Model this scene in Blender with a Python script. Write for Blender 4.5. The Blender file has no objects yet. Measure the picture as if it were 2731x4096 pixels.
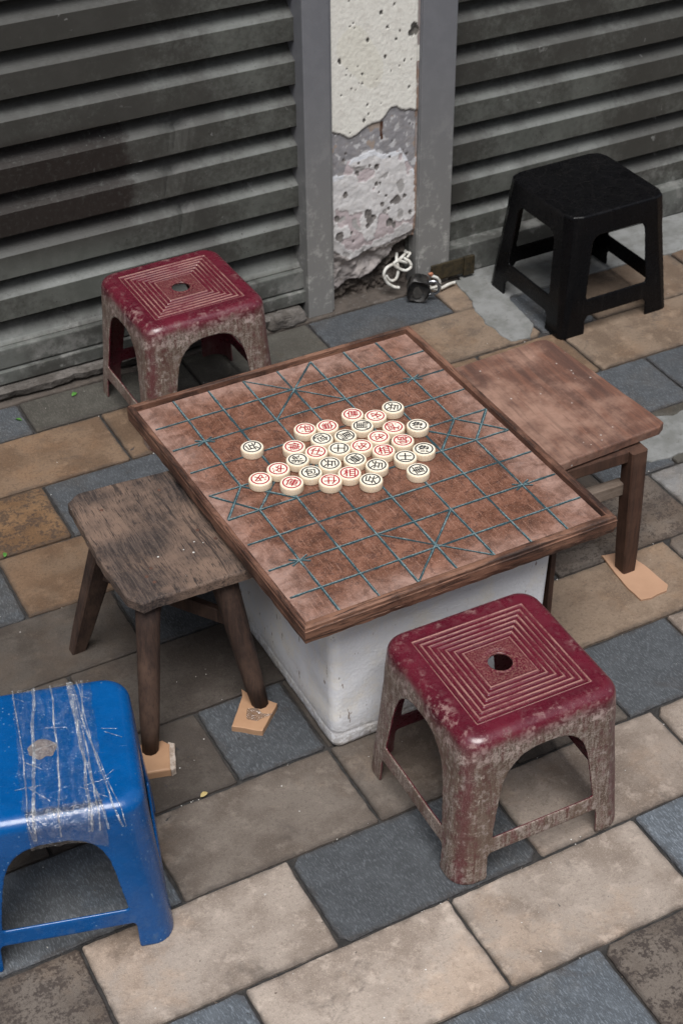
import bpy, bmesh, math, random
from mathutils import Vector, Matrix, noise, kdtree
random.seed(7)
PI = math.pi
scene = bpy.context.scene
COL = scene.collection
def clamp(v, a=0., b=1.): return max(a, min(b, v))
def sstep(a, b, v):
    t = clamp((v-a)/(b-a)); return t*t*(3-2*t)

# ------------------------------------------------------------------ objects
def link(o, parent=None):
    COL.objects.link(o)
    if parent: o.parent = parent
    return o
def tag(o, label=None, cat=None, group=None, kind=None):
    if label: o['label'] = label
    if cat: o['category'] = cat
    if group: o['group'] = group
    if kind: o['kind'] = kind
    return o
def thing(name, label, cat, loc=(0, 0, 0), rz=0., group=None):
    o = bpy.data.objects.new(name, None); o.empty_display_size = .05
    link(o); o.location = loc; o.rotation_euler = (0, 0, rz)
    return tag(o, label, cat, group)
def mesh_obj(name, me, mats, parent=None, smooth=False):
    if not isinstance(mats, (list, tuple)): mats = [mats]
    for m in mats: me.materials.append(m)
    if smooth: me.shade_smooth()
    return link(bpy.data.objects.new(name, me), parent)
def from_bm(name, bm, mats, parent=None, smooth=False):
    bmesh.ops.recalc_face_normals(bm, faces=bm.faces)
    me = bpy.data.meshes.new(name); bm.to_mesh(me); bm.free()
    return mesh_obj(name, me, mats, parent, smooth)
def from_data(name, v, f, mats, parent=None, smooth=False, recalc=True):
    me = bpy.data.meshes.new(name); me.from_pydata(v, [], f); me.update()
    if recalc:
        bm = bmesh.new(); bm.from_mesh(me); bmesh.ops.recalc_face_normals(bm, faces=bm.faces); bm.to_mesh(me); bm.free()
    return mesh_obj(name, me, mats, parent, smooth)

# ------------------------------------------------------------------ materials
class NT:
    def __init__(s, name):
        s.m = bpy.data.materials.new(name); s.m.use_nodes = True
        s.t = s.m.node_tree; s.n = s.t.nodes; s.l = s.t.links
        s.b = s.n['Principled BSDF']; s.out = s.n['Material Output']
        s._co = None
    def put(s, sock, v):
        if isinstance(v, bpy.types.NodeSocket): s.l.new(v, sock)
        elif isinstance(v, (int, float)) and sock.type == 'RGBA': sock.default_value = (v, v, v, 1)
        elif isinstance(v, (tuple, list)) and sock.type == 'RGBA': sock.default_value = (*v[:3], 1)
        else: sock.default_value = v
    def co(s):
        if not s._co: s._co = s.n.new('ShaderNodeTexCoord').outputs['Object']
        return s._co
    def map(s, scale=(1, 1, 1), rot=(0, 0, 0), loc=(0, 0, 0), v=None):
        n = s.n.new('ShaderNodeMapping'); s.l.new(v or s.co(), n.inputs[0])
        n.inputs['Location'].default_value = loc; n.inputs['Rotation'].default_value = rot; n.inputs['Scale'].default_value = scale
        return n.outputs[0]
    def noise(s, scale, detail=4, rough=.6, v=None, dist=0., color=False):
        n = s.n.new('ShaderNodeTexNoise'); s.l.new(v or s.co(), n.inputs['Vector'])
        n.inputs['Scale'].default_value = scale; n.inputs['Detail'].default_value = detail
        n.inputs['Roughness'].default_value = rough; n.inputs['Distortion'].default_value = dist
        return n.outputs['Color' if color else 'Fac']
    def vor(s, scale, v=None, feat='F1', rnd=1.):
        n = s.n.new('ShaderNodeTexVoronoi'); n.feature = feat; s.l.new(v or s.co(), n.inputs['Vector'])
        n.inputs['Scale'].default_value = scale; n.inputs['Randomness'].default_value = rnd
        return n.outputs['Distance']
    def ramp(s, fac, stops, interp='LINEAR'):
        n = s.n.new('ShaderNodeValToRGB'); s.l.new(fac, n.inputs[0]); e = n.color_ramp.elements
        n.color_ramp.interpolation = interp
        while len(e) < len(stops): e.new(.5)
        for i, (p, c) in enumerate(stops):
            e[i].position = p; e[i].color = (c, c, c, 1) if isinstance(c, (int, float)) else (*c[:3], 1)
        return n.outputs[0]
    def mix(s, fac, a, b, mode='MIX'):
        n = s.n.new('ShaderNodeMix'); n.data_type = 'RGBA'; n.blend_type = mode
        s.put(n.inputs[0], fac); s.put(n.inputs[6], a); s.put(n.inputs[7], b)
        return n.outputs[2]
    def math(s, op, a, b=0., c=None, cl=False):
        n = s.n.new('ShaderNodeMath'); n.operation = op; n.use_clamp = cl
        s.put(n.inputs[0], a); s.put(n.inputs[1], b)
        if c is not None: s.put(n.inputs[2], c)
        return n.outputs[0]
    def mr(s, v, a, b, c=0., d=1., smooth=True):
        n = s.n.new('ShaderNodeMapRange'); n.interpolation_type = 'SMOOTHSTEP' if smooth else 'LINEAR'
        s.put(n.inputs[0], v)
        for i, x in zip((1, 2, 3, 4), (a, b, c, d)): s.put(n.inputs[i], x)
        return n.outputs[0]
    def xyz(s, v=None):
        n = s.n.new('ShaderNodeSeparateXYZ'); s.l.new(v or s.co(), n.inputs[0]); return n.outputs
    def attr(s, name, out='Color'):
        n = s.n.new('ShaderNodeAttribute'); n.attribute_name = name; return n.outputs[out]
    def bump(s, h, strength=.5, dist=.002, prev=None):
        n = s.n.new('ShaderNodeBump'); n.inputs['Strength'].default_value = strength; n.inputs['Distance'].default_value = dist
        s.put(n.inputs['Height'], h)
        if prev: s.l.new(prev, n.inputs['Normal'])
        return n.outputs[0]
    def fin(s, col=None, rough=None, normal=None, **kw):
        if col is not None: s.put(s.b.inputs['Base Color'], col)
        if rough is not None: s.put(s.b.inputs['Roughness'], rough)
        if normal is not None: s.put(s.b.inputs['Normal'], normal)
        for k, v in kw.items(): s.put(s.b.inputs[k.replace('_', ' ')], v)
        return s.m

def mat_plastic(name, base, deep, worn, kind):
    s = NT(name)
    x, y, z = s.xyz()
    ax = s.math('ABSOLUTE', x); ay = s.math('ABSOLUTE', y)
    m = s.math('MAXIMUM', ax, ay)
    n1 = s.noise(14, 6, .65); n2 = s.noise(90, 5, .7); n3 = s.noise(420, 3, .6)
    stre = s.noise(1, 6, .7, s.map((260, 260, 22)))
    stre2 = s.noise(1, 5, .75, s.map((110, 110, 9), loc=(3, 1, 2)))
    col = s.mix(s.mr(n1, .35, .68), base, deep)
    if kind == 'red':
        # grime and abrasion on the sides, colour left on the leg corners and the seat
        diag = s.math('ABSOLUTE', s.math('SUBTRACT', ax, ay))
        side = s.mr(s.math('ADD', z, s.math('ADD', s.math('MULTIPLY', s.math('SUBTRACT', n1, .5), .08), s.math('MULTIPLY', s.math('SUBTRACT', n2, .5), .05))), .240, .214)
        corner = s.mr(s.math('ADD', diag, s.math('MULTIPLY', s.math('SUBTRACT', n2, .5), .045)), .002, .022, .40, 1.)
        nn = s.mr(s.math('ADD', s.math('MULTIPLY', stre2, .6), s.math('MULTIPLY', n2, .5)), .40, .58, .42, 1.)
        nr = s.xyz(s.n.new('ShaderNodeTexCoord').outputs['Normal'])
        outw = s.mr(s.math('ADD', s.math('MULTIPLY', nr[0], x), s.math('MULTIPLY', nr[1], y)), .0, .02)
        outw = s.math('MAXIMUM', outw, s.mr(z, .05, .02, 0, .3))
        wm = s.math('MULTIPLY', s.math('MULTIPLY', s.math('MULTIPLY', side, corner), nn), outw)
        wcol = s.mix(s.mr(s.math('ADD', s.math('MULTIPLY', stre, .5), s.math('MULTIPLY', n3, .5)), .42, .60), (.085, .054, .038), (.27, .225, .195))
        wcol = s.mix(s.mr(n1, .45, .62, 0, .75), wcol, (.105, .068, .047))
        wcol = s.mix(s.mr(n2, .54, .66, 0, .7), wcol, (.31, .255, .235))
        hair = s.math('MAXIMUM', s.mr(s.noise(1, 2, .5, s.map((60, 60, 700), rot=(.9, .4, 0))), .70, .74), s.mr(s.noise(1, 2, .5, s.map((60, 700, 60), rot=(.3, 1.1, .5))), .70, .74))
        wcol = s.mix(s.math('MULTIPLY', hair, .7), wcol, (.5, .44, .38))
        col = s.mix(wm, col, wcol)
        # pale chalky rub round the upper edge
        rub = s.math('MULTIPLY', s.mr(s.math('ABSOLUTE', s.math('SUBTRACT', z, s.math('ADD', .216, s.math('MULTIPLY', n1, .012)))), .022, .002), s.mr(n2, .46, .62))
        col = s.mix(s.math('MULTIPLY', rub, .62), col, (.46, .36, .33))
        # grooves of the seat: paler colour on the ridges
        top = s.mr(z, .2455, .2475)
        g = s.math('ABSOLUTE', s.math('SINE', s.math('MULTIPLY', s.math('SUBTRACT', m, .0360), PI/.0083)))
        inside = s.math('MULTIPLY', s.mr(m, .034, .0355), s.mr(m, .0875, .0860))
        ridge = s.math('MULTIPLY', s.math('MULTIPLY', s.mr(s.math('ADD', g, s.math('MULTIPLY', s.math('SUBTRACT', n2, .5), 1.2)), .75, .15), inside), s.mr(s.math('ADD', n1, s.math('MULTIPLY', n2, .5)), .60, .86, .12, 1.))
        col = s.mix(s.math('MULTIPLY', s.math('MULTIPLY', ridge, top), .72), col, (.40, .22, .185))
        cen = s.math('MULTIPLY', s.math('MULTIPLY', s.mr(m, .0355, .032), s.mr(n3, .42, .62)), s.math('MULTIPLY', top, .26))
        col = s.mix(cen, col, (.42, .25, .19))
        sp = s.math('MAXIMUM', s.math('MULTIPLY', s.mr(s.math('ADD', s.vor(300), s.math('MULTIPLY', n2, .35)), .30, .20), s.mr(s.noise(30, 4, .7), .44, .58)), s.math('MULTIPLY', s.mr(s.noise(900, 3, .7), .60, .68), s.mr(s.noise(24, 4, .7), .45, .6)))
        col = s.mix(s.math('MULTIPLY', sp, .5), col, (.5, .36, .33))
        er = s.math('MULTIPLY', s.math('MULTIPLY', s.mr(m, .088, .112), s.mr(z, .225, .24)), s.math('MULTIPLY', s.mr(n2, .50, .64), s.mr(n1, .42, .60)))
        col = s.mix(s.math('MULTIPLY', er, .6), col, (.36, .24, .22))
        rough = s.mix(wm, s.mr(n2, .3, .7, .22, .38), .66)
        bmp = s.bump(s.math('ADD', s.math('MULTIPLY', stre, wm), s.math('MULTIPLY', n3, .15)), .35, .0012)
        bmp = s.bump(s.math('MULTIPLY', s.math('MULTIPLY', s.mr(g, .85, .1), inside), top), .6, .0022, bmp)
        return s.fin(col, rough, bmp, Specular_IOR_Level=.6)
    if kind == 'blue':
        scr = s.noise(1, 3, .6, s.map((40, 420, 40), rot=(0, 0, .25)))
        sm = s.math('MULTIPLY', s.mr(scr, .66, .74), s.mr(n1, .42, .6))
        col = s.mix(s.math('MULTIPLY', sm, .5), col, worn)
        sp = s.math('MULTIPLY', s.mr(s.vor(170), .22, .10), s.mr(s.noise(20, 3, .6), .52, .66))
        col = s.mix(s.math('MULTIPLY', sp, .6), col, worn)
        dust = s.math('MULTIPLY', s.mr(n2, .5, .72), s.mr(z, .15, .0, 0., .3))
        col = s.mix(dust, col, (.12, .17, .22))
        bmp = s.bump(n3, .12, .0008)
        return s.fin(col, s.mr(n2, .3, .7, .20, .34), bmp, Specular_IOR_Level=.55)
    # black: net of faint mould lines on the seat
    top = s.mr(z, .252, .2545)
    e = s.vor(26, feat='DISTANCE_TO_EDGE')
    ln = s.math('MULTIPLY', s.mr(e, .05, .02), top)
    col = s.mix(s.math('MULTIPLY', ln, .07), col, (.03, .027, .026))
    col = s.mix(s.math('MULTIPLY', s.mr(stre2, .55, .75), .35), col, worn)
    bmp = s.bump(s.math('ADD', s.math('MULTIPLY', ln, -.6), s.math('MULTIPLY', n3, .1)), .3, .001)
    return s.fin(col, s.mr(n2, .3, .7, .22, .36), bmp, Specular_IOR_Level=.18)

RED = mat_plastic('worn red plastic', (.100, .009, .020), (.066, .006, .014), (.4, .3, .3), 'red')
BLUE = mat_plastic('scuffed blue plastic', (.000, .070, .245), (.000, .053, .19), (.30, .42, .55), 'blue')
BLACK = mat_plastic('black plastic', (.0035, .0035, .0042), (.0025, .0025, .003), (.02, .018, .017), 'black')

def mat_wood(name, base, dark, light, axis='y', rough=.75, grain=1., scale=1., white=0.):
    s = NT(name)
    k = {'x': (9, 150, 150), 'y': (150, 9, 150), 'z': (150, 150, 9)}[axis]
    k = tuple(v*scale for v in k)
    wv = s.mix(.02, s.co(), s.noise(6, 2, .5, color=True), 'ADD')
    g1 = s.noise(1, 7, .75, s.map(k, v=wv)); g2 = s.noise(1, 4, .65, s.map(tuple(v*2.4 for v in k), v=wv)); fine = s.noise(320, 3, .7)
    b1 = s.noise(9, 5, .65); b2 = s.noise(34, 5, .7)
    col = s.mix(s.mr(g1, .36, .66), dark, base)
    col = s.mix(s.mr(b1, .42, .66), col, light)
    col = s.mix(s.mr(g2, .53, .66, 0, min(1., .75*grain)), col, dark)
    col = s.mix(s.mr(fine, .55, .7, 0, .35*grain), col, light)
    blo = s.noise(1, 5, .75, s.map(tuple(v*.45 for v in k), v=wv), dist=.6)
    col = s.mix(s.mr(blo, .54, .64, 0, min(1., .6*grain)), col, dark)
    col = s.mix(s.mr(b2, .60, .75, 0, .45), col, dark)
    if white:
        sp = s.math('MULTIPLY', s.mr(s.vor(70), .13, .09), s.mr(s.noise(16, 3, .6), .56, .62))
        col = s.mix(s.math('MULTIPLY', sp, white), col, (.62, .62, .6))
    h = s.math('ADD', s.math('MULTIPLY', g1, .7), s.math('MULTIPLY', g2, .4))
    return s.fin(col, rough, s.bump(h, .55*grain, .0016), Specular_IOR_Level=.3)
W_OLD = mat_wood('grey weathered wood', (.092, .068, .057), (.018, .0145, .0145), (.165, .112, .084), 'y', .75, 1.3, 1.7, .9)
W_LEG = mat_wood('dark brown leg wood', (.058, .034, .025), (.022, .014, .012), (.085, .052, .038), 'z', .7, .7)
W_RED = mat_wood('reddish stained plywood', (.160, .078, .054), (.075, .042, .034), (.27, .165, .125), 'y', .5, .6, .35, .5)
W_RLEG = mat_wood('brown stool leg wood', (.070, .035, .024), (.034, .018, .013), (.09, .048, .033), 'z', .6, .4)
W_GREY = mat_wood('dusty stretcher wood', (.16, .125, .10), (.09, .065, .05), (.20, .16, .13), 'x', .85, .5)
W_RIMX = mat_wood('worn rim wood along x', (.115, .052, .032), (.020, .012, .010), (.19, .098, .064), 'x', .62, 1.1, .8)
W_RIMY = mat_wood('worn rim wood along y', (.110, .050, .032), (.020, .012, .010), (.185, .095, .064), 'y', .62, 1.1, .8)

def mat_board():
    s = NT('polished brown board')
    x, y, z = s.xyz()
    n0 = s.noise(7, 4, .6); n1 = s.noise(30, 7, .72, dist=.5); n2 = s.noise(95, 5, .7, dist=.8); n3 = s.noise(480, 3, .7)
    gr = s.noise(1, 5, .7, s.map((330, 22, 150), rot=(0, 0, .12)))
    col = s.ramp(s.math('ADD', s.math('MULTIPLY', n1, .75), s.math('MULTIPLY', n0, .25)), [(.33, (.050, .023, .016)), (.46, (.115, .049, .030)), (.56, (.175, .078, .050)), (.70, (.26, .130, .088))])
    col = s.mix(s.mr(n2, .50, .64, 0, .7), col, (.055, .024, .018))
    col = s.mix(s.mr(gr, .54, .66, 0, .45), col, (.34, .19, .14))
    col = s.mix(s.mr(n3, .56, .66, 0, .45), col, (.46, .30, .24))
    # paler margin: worn edges plus reflected whitish sheen put into the colour
    ex = s.math('MINIMUM', s.math('SUBTRACT', x, .667), s.math('SUBTRACT', 1.145, x))
    ey = s.math('MINIMUM', s.math('SUBTRACT', y, 1.396), s.math('SUBTRACT', 1.972, y))
    e = s.math('MINIMUM', ex, ey)
    em = s.math('MULTIPLY', s.mr(s.math('ADD', e, s.math('MULTIPLY', s.math('SUBTRACT', n0, .5), .12)), .062, .0), s.mr(n1, .35, .65, .3, 1.))
    col = s.mix(s.math('MULTIPLY', em, .55), col, (.40, .28, .24))
    h = s.math('ADD', s.math('MULTIPLY', n2, .5), s.math('ADD', s.math('MULTIPLY', gr, .6), s.math('MULTIPLY', n3, .25)))
    return s.fin(col, s.mr(n1, .3, .7, .34, .55), s.bump(h, .35, .0012), Specular_IOR_Level=.5)
BOARD = mat_board()
def mat_chalk(name, a, b, lo, hi):
    s = NT(name)
    n = s.noise(260, 4, .7); n2 = s.noise(34, 3, .6)
    col = s.mix(s.mr(n, .4, .62), a, b)
    col = s.mix(s.mr(n2, .58, .74, 0, .7), col, (.10, .055, .045))
    return s.fin(col, .8, s.bump(n, .5, .0006))
TEAL_D = mat_chalk('dark teal line', (.008, .028, .036), (.016, .050, .062), .4, .6)
TEAL_L = mat_chalk('pale teal line', (.05, .105, .12), (.16, .215, .225), .4, .6)

def mat_cream():
    s = NT('cream bone plastic')
    n = s.noise(300, 3, .6)
    return s.fin(s.mix(s.mr(n, .4, .7), (.70, .585, .44), (.64, .52, .38)), .38, s.bump(n, .08, .0004), Specular_IOR_Level=.45,
                 Subsurface_Weight=.15, Subsurface_Radius=(.004, .003, .002), Subsurface_Scale=.5)
CREAM = mat_cream()
def mat_face():
    s = NT('white face plastic'); n = s.noise(160, 4, .6)
    return s.fin(s.mix(s.mr(n, .5, .72), (.76, .71, .60), (.68, .62, .51)), .35, s.bump(n, .1, .0004))
FACE = mat_face()
def mat_ink(name, a, b):
    s = NT(name); n = s.noise(380, 3, .6)
    return s.fin(s.mix(s.mr(n, .4, .62), a, b), .45)
INK_R = mat_ink('red engraved paint', (.40, .012, .022), (.27, .012, .03))
INK_K = mat_ink('black engraved paint', (.012, .013, .015), (.035, .036, .04))

def mat_tile():
    s = NT('paving stones')
    base = s.attr('tcol'); prm = s.attr('tprm')       # prm: r = slate weight, g = random, b = mottling
    px = s.n.new('ShaderNodeSeparateColor'); s.l.new(prm, px.inputs[0]); sl, rd, mo = px.outputs[0], px.outputs[1], px.outputs[2]
    edge = s.attr('edge', 'Fac')
    off = s.n.new('ShaderNodeVectorMath'); off.operation = 'MULTIPLY_ADD'
    cx = s.n.new('ShaderNodeCombineXYZ'); s.l.new(rd, cx.inputs[0]); s.l.new(rd, cx.inputs[1])
    s.l.new(cx.outputs[0], off.inputs[0]); off.inputs[1].default_value = (13, 7, 0); s.l.new(s.co(), off.inputs[2])
    v = off.outputs[0]
    n0 = s.noise(9, 5, .6, v); n1 = s.noise(34, 6, .7, v); n2 = s.noise(190, 4, .7, v); n3 = s.noise(520, 2, .6, v)
    fl = s.noise(1, 3, .7, s.map((430, 120, 200), rot=(0, 0, .5), v=v))
    flm = s.mr(fl, .50, .64)
    dk = s.mix(1., base, (.68, .65, .63), 'MULTIPLY'); lt = s.mix(1., base, (1.3, 1.3, 1.3), 'MULTIPLY')
    col = s.mix(s.mr(n0, .40, .60), dk, base)
    col = s.mix(s.mr(n1, .50, .70, 0, .8), col, lt)
    col = s.mix(s.math('MULTIPLY', s.mr(n2, .52, .64), .35), col, s.mix(1., base, (.45, .42, .40), 'MULTIPLY'))
    col = s.mix(s.math('MULTIPLY', s.mr(n3, .56, .66), .32), col, s.mix(1., base, (1.6, 1.6, 1.55), 'MULTIPLY'))
    # burnt mottling on some stones
    mm = s.math('MULTIPLY', s.mr(s.math('ADD', s.math('MULTIPLY', n1, .6), s.math('MULTIPLY', n2, .4)), .47, .56), mo)
    col = s.mix(mm, col, (.035, .027, .024))
    # slate: pale flecks on blue grey
    sc = s.mix(s.mr(n1, .4, .68), base, s.mix(1., base, (1.35, 1.35, 1.35), 'MULTIPLY'))
    sc = s.mix(s.math('MULTIPLY', flm, .6), sc, s.mix(1., base, (2.7, 2.7, 2.7), 'MULTIPLY'))
    col = s.mix(sl, col, sc)
    # grime and stains
    st = s.noise(7, 6, .75, dist=.4)
    col = s.mix(s.mr(st, .56, .66, 0, .4), col, (.05, .042, .038))
    em = s.mr(s.math('ADD', edge, s.math('MULTIPLY', s.math('SUBTRACT', n1, .5), 1.6)), .55, -.1)
    col = s.mix(s.math('MULTIPLY', em, .5), col, (.045, .038, .034))
    blk = s.math('MULTIPLY', s.mr(s.noise(46, 4, .6, dist=.5), .715, .73), .85)
    col = s.mix(s.math('MULTIPLY', s.mr(s.noise(3.2, 6, .7, s.map(loc=(4, 2, 0))), .52, .62), .28), col, s.mix(1., col, (1.25, 1.02, .80), 'MULTIPLY'))
    col = s.mix(blk, col, (.03, .03, .032))
    ws = s.math('MULTIPLY', s.mr(s.vor(38), .045, .03), s.mr(s.noise(12, 2, .5), .5, .6))
    col = s.mix(ws, col, (.6, .6, .58))
    h = s.math('ADD', s.math('ADD', s.math('MULTIPLY', n2, .5), s.math('MULTIPLY', n3, .3)), s.math('MULTIPLY', s.math('MULTIPLY', fl, sl), 1.2))
    h = s.math('ADD', h, s.math('MULTIPLY', n1, 1.0))
    return s.fin(col, s.mix(sl, .78, .62), s.bump(h, .8, .0022), Specular_IOR_Level=.3)
TILE = mat_tile()
def mat_simple(name, a, b, sc, rough, bstr=.4, bd=.002, c=None, **kw):
    s = NT(name); n = s.noise(sc, 6, .7); n2 = s.noise(sc*6, 4, .7)
    col = s.mix(s.mr(n, .38, .64), a, b)
    if c: col = s.mix(s.mr(n2, .55, .7, 0, .6), col, c)
    return s.fin(col, rough, s.bump(s.math('ADD', n, s.math('MULTIPLY', n2, .4)), bstr, bd), **kw)
MORTAR = mat_simple('dark joint grit', (.016, .015, .0145), (.034, .031, .029), 60, .9, .8, .003)
CEMENT = mat_simple('smeared cement', (.125, .128, .122), (.185, .19, .188), 16, .85, .6, .002, (.09, .085, .075))
DIRT = mat_simple('brown dirty threshold', (.050, .041, .034), (.085, .070, .059), 14, .9, .6, .002, (.16, .15, .14))
STONE = mat_simple('rough sill stone', (.065, .057, .050), (.14, .128, .118), 22, .9, 1., .006, (.045, .04, .037))
CARD = mat_simple('cardboard', (.36, .215, .135), (.32, .19, .118), 8, .8, .1, .001)
CARDW = mat_simple('pale fibre board', (.38, .225, .13), (.33, .19, .108), 10, .6, .15, .001)
TORN = mat_simple('torn board edge', (.42, .36, .31), (.25, .19, .15), 120, .9, .8, .002)
BRASS = mat_simple('dark tarnished brass', (.045, .038, .026), (.09, .07, .04), 60, .5, .4, .001, (.02, .018, .015), Metallic=.6)
LOCK = mat_simple('oily black padlock', (.012, .012, .012), (.03, .028, .026), 90, .35, .3, .001)
CHROME = mat_simple('bare steel shackle', (.55, .57, .6), (.35, .36, .38), 60, .25, .1, .001, Metallic=1.)
CABLE = mat_simple('dirty white cable', (.62, .62, .58), (.40, .38, .34), 70, .5, .1, .001)
COPPER = mat_simple('torn copper end', (.42, .18, .10), (.3, .12, .07), 90, .5, .1, .001)
LEAFM = mat_simple('small green leaf', (.05, .17, .025), (.09, .24, .04), 60, .6, .2, .001)
LEAFY = mat_simple('dry yellow leaf', (.35, .27, .10), (.42, .33, .16), 60, .7, .2, .001)
WHITEW = mat_simple('off white wall paint', (.30, .29, .27), (.36, .35, .33), 8, .9, .3, .003)

def mat_shutter():
    s = NT('grey green shutter paint')
    x, y, z = s.xyz()
    n0 = s.noise(3.2, 5, .65); n1 = s.noise(20, 6, .7); n2 = s.noise(110, 5, .7)
    col = s.mix(s.mr(n1, .4, .66), (.083, .088, .079), (.103, .108, .098))
    # ledges paler: dust plus their thin bright highlight, put into the colour
    dust = s.math('MULTIPLY', s.attr('ledge', 'Fac'), s.mr(n2, .30, .6, .35, 1.))
    col = s.mix(s.math('MULTIPLY', dust, .7), col, (.20, .21, .205))
    # dirt splashed up from the street, worst in a band low on the left shutter
    low = s.mr(z, .20, .0)
    cen = s.math('SUBTRACT', .40, s.math('MULTIPLY', s.math('SUBTRACT', x, .7), .04))
    band = s.math('MULTIPLY', s.mr(s.math('ABSOLUTE', s.math('SUBTRACT', z, cen)), .17, .07), s.mr(s.math('ADD', x, s.math('MULTIPLY', n1, .12)), 1.02, .95))
    dm = s.math('MULTIPLY', s.mr(s.math('ADD', n0, s.math('MULTIPLY', n2, .4)), .55, .78), .65)
    dm = s.math('MAXIMUM', dm, s.math('MULTIPLY', band, s.mr(n2, .25, .50, .65, 1.)))
    col = s.mix(dm, col, (.018, .0145, .0125))
    pale = s.math('MULTIPLY', low, s.mr(n1, .50, .64))
    col = s.mix(s.math('MULTIPLY', pale, .6), col, (.26, .26, .25))
    sp = s.math('MULTIPLY', s.mr(s.math('ADD', s.noise(45, 3, .6, dist=.8), s.math('MULTIPLY', n2, .35)), .84, .92), s.mr(s.noise(5, 3, .6), .46, .58))
    col = s.mix(s.math('MULTIPLY', sp, .6), col, (.24, .245, .235))
    sp2 = s.math('MULTIPLY', s.mr(s.vor(95), .17, .1), s.mr(s.noise(9, 3, .6), .52, .62))
    col = s.mix(s.math('MULTIPLY', sp2, .6), col, (.02, .018, .017))
    return s.fin(col, .55, s.bump(s.math('ADD', n2, n1), .22, .002), Specular_IOR_Level=.35)
SHUT = mat_shutter()
def mat_rail():
    s = NT('grey metal guide rail'); x, y, z = s.xyz()
    n1 = s.noise(24, 6, .7); n2 = s.noise(140, 4, .7)
    col = s.mix(s.mr(n1, .4, .65), (.150, .155, .170), (.168, .173, .188))
    col = s.mix(s.mr(z, .62, .12, 0., .65), col, (.20, .195, .18))
    spl = s.math('MULTIPLY', s.mr(s.math('ADD', n1, s.math('MULTIPLY', n2, .3)), .66, .78), s.mr(z, .45, .05))
    col = s.mix(s.math('MULTIPLY', spl, .8), col, (.36, .36, .34))
    col = s.mix(s.math('MULTIPLY', s.mr(n2, .64, .74), .5), col, (.05, .045, .04))
    return s.fin(col, .5, s.bump(n2, .12, .001), Specular_IOR_Level=.4)
RAIL = mat_rail()
def mat_pillar():
    s = NT('crumbling plaster')
    c = s.attr('pcol'); n1 = s.noise(60, 5, .7); n2 = s.noise(300, 4, .7)
    col = s.mix(s.mr(n1, .45, .7, 0, .25), c, (.35, .31, .27)); col = s.mix(s.mr(n2, .56, .72, 0, .35), col, s.mix(1., c, (.45, .42, .4), 'MULTIPLY'))
    return s.fin(col, .9, s.bump(s.math('ADD', n1, s.math('MULTIPLY', n2, .5)), .35, .0018), Specular_IOR_Level=.2)
PILLAR = mat_pillar()
def mat_foam():
    s = NT('white styrofoam'); x, y, z = s.xyz()
    v = s.vor(210); n1 = s.noise(20, 5, .65); n2 = s.noise(120, 4, .7)
    col = s.mix(s.mr(n1, .42, .68), (.74, .755, .79), (.78, .76, .72))
    bead = s.math('MULTIPLY', s.mr(v, .30, .12), s.mr(s.noise(40, 3, .6), .45, .62))
    col = s.mix(s.math('MULTIPLY', bead, .35), col, (.9, .91, .92))
    sc = s.noise(1, 4, .7, s.map((85, 85, 26), rot=(.5, .3, 0)))
    col = s.mix(s.math('MULTIPLY', s.mr(sc, .645, .675), .8), col, (.20, .14, .11))
    low = s.math('MULTIPLY', s.mr(z, .07, .0), s.mr(n2, .36, .58))
    col = s.mix(s.math('MULTIPLY', low, .65), col, (.30, .27, .25))
    col = s.mix(s.math('MULTIPLY', s.mr(n2, .68, .76), .6), col, (.16, .13, .11))
    return s.fin(col, .6, s.bump(s.math('ADD', v, s.math('MULTIPLY', n2, .5)), .25, .0015), Specular_IOR_Level=.4)
FOAM = mat_foam()
def mat_tape(name, lo, hi, col=(.80, .84, .88), gl=.12):
    s = NT(name)
    n = s.noise(1, 4, .7, s.map((130, 26, 60))); n2 = s.noise(75, 4, .7)
    a = s.mr(n, .45, .66, lo, hi)
    nb = s.bump(s.math('ADD', s.math('MULTIPLY', n, 1.4), n2), 1., .005)
    s.put(s.b.inputs['Base Color'], col); s.b.inputs['Roughness'].default_value = .3; s.put(s.b.inputs['Normal'], nb)
    tr = s.n.new('ShaderNodeBsdfTransparent'); g = s.n.new('ShaderNodeBsdfGlossy'); g.inputs['Roughness'].default_value = .13; s.put(g.inputs['Normal'], nb)
    m1 = s.n.new('ShaderNodeMixShader'); s.put(m1.inputs[0], a); s.l.new(tr.outputs[0], m1.inputs[1]); s.l.new(s.b.outputs[0], m1.inputs[2])
    m2 = s.n.new('ShaderNodeMixShader'); m2.inputs[0].default_value = gl; s.l.new(m1.outputs[0], m2.inputs[1]); s.l.new(g.outputs[0], m2.inputs[2])
    s.l.new(m2.outputs[0], s.out.inputs['Surface'])
    return s.m
TAPE = mat_tape('clear packing tape', .0, .05, gl=.09)
STRING = mat_tape('tape folds', .12, .45, gl=.2)
FILM = mat_tape('crumpled tape', .0, .12, (.5, .5, .5), gl=.20)

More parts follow.
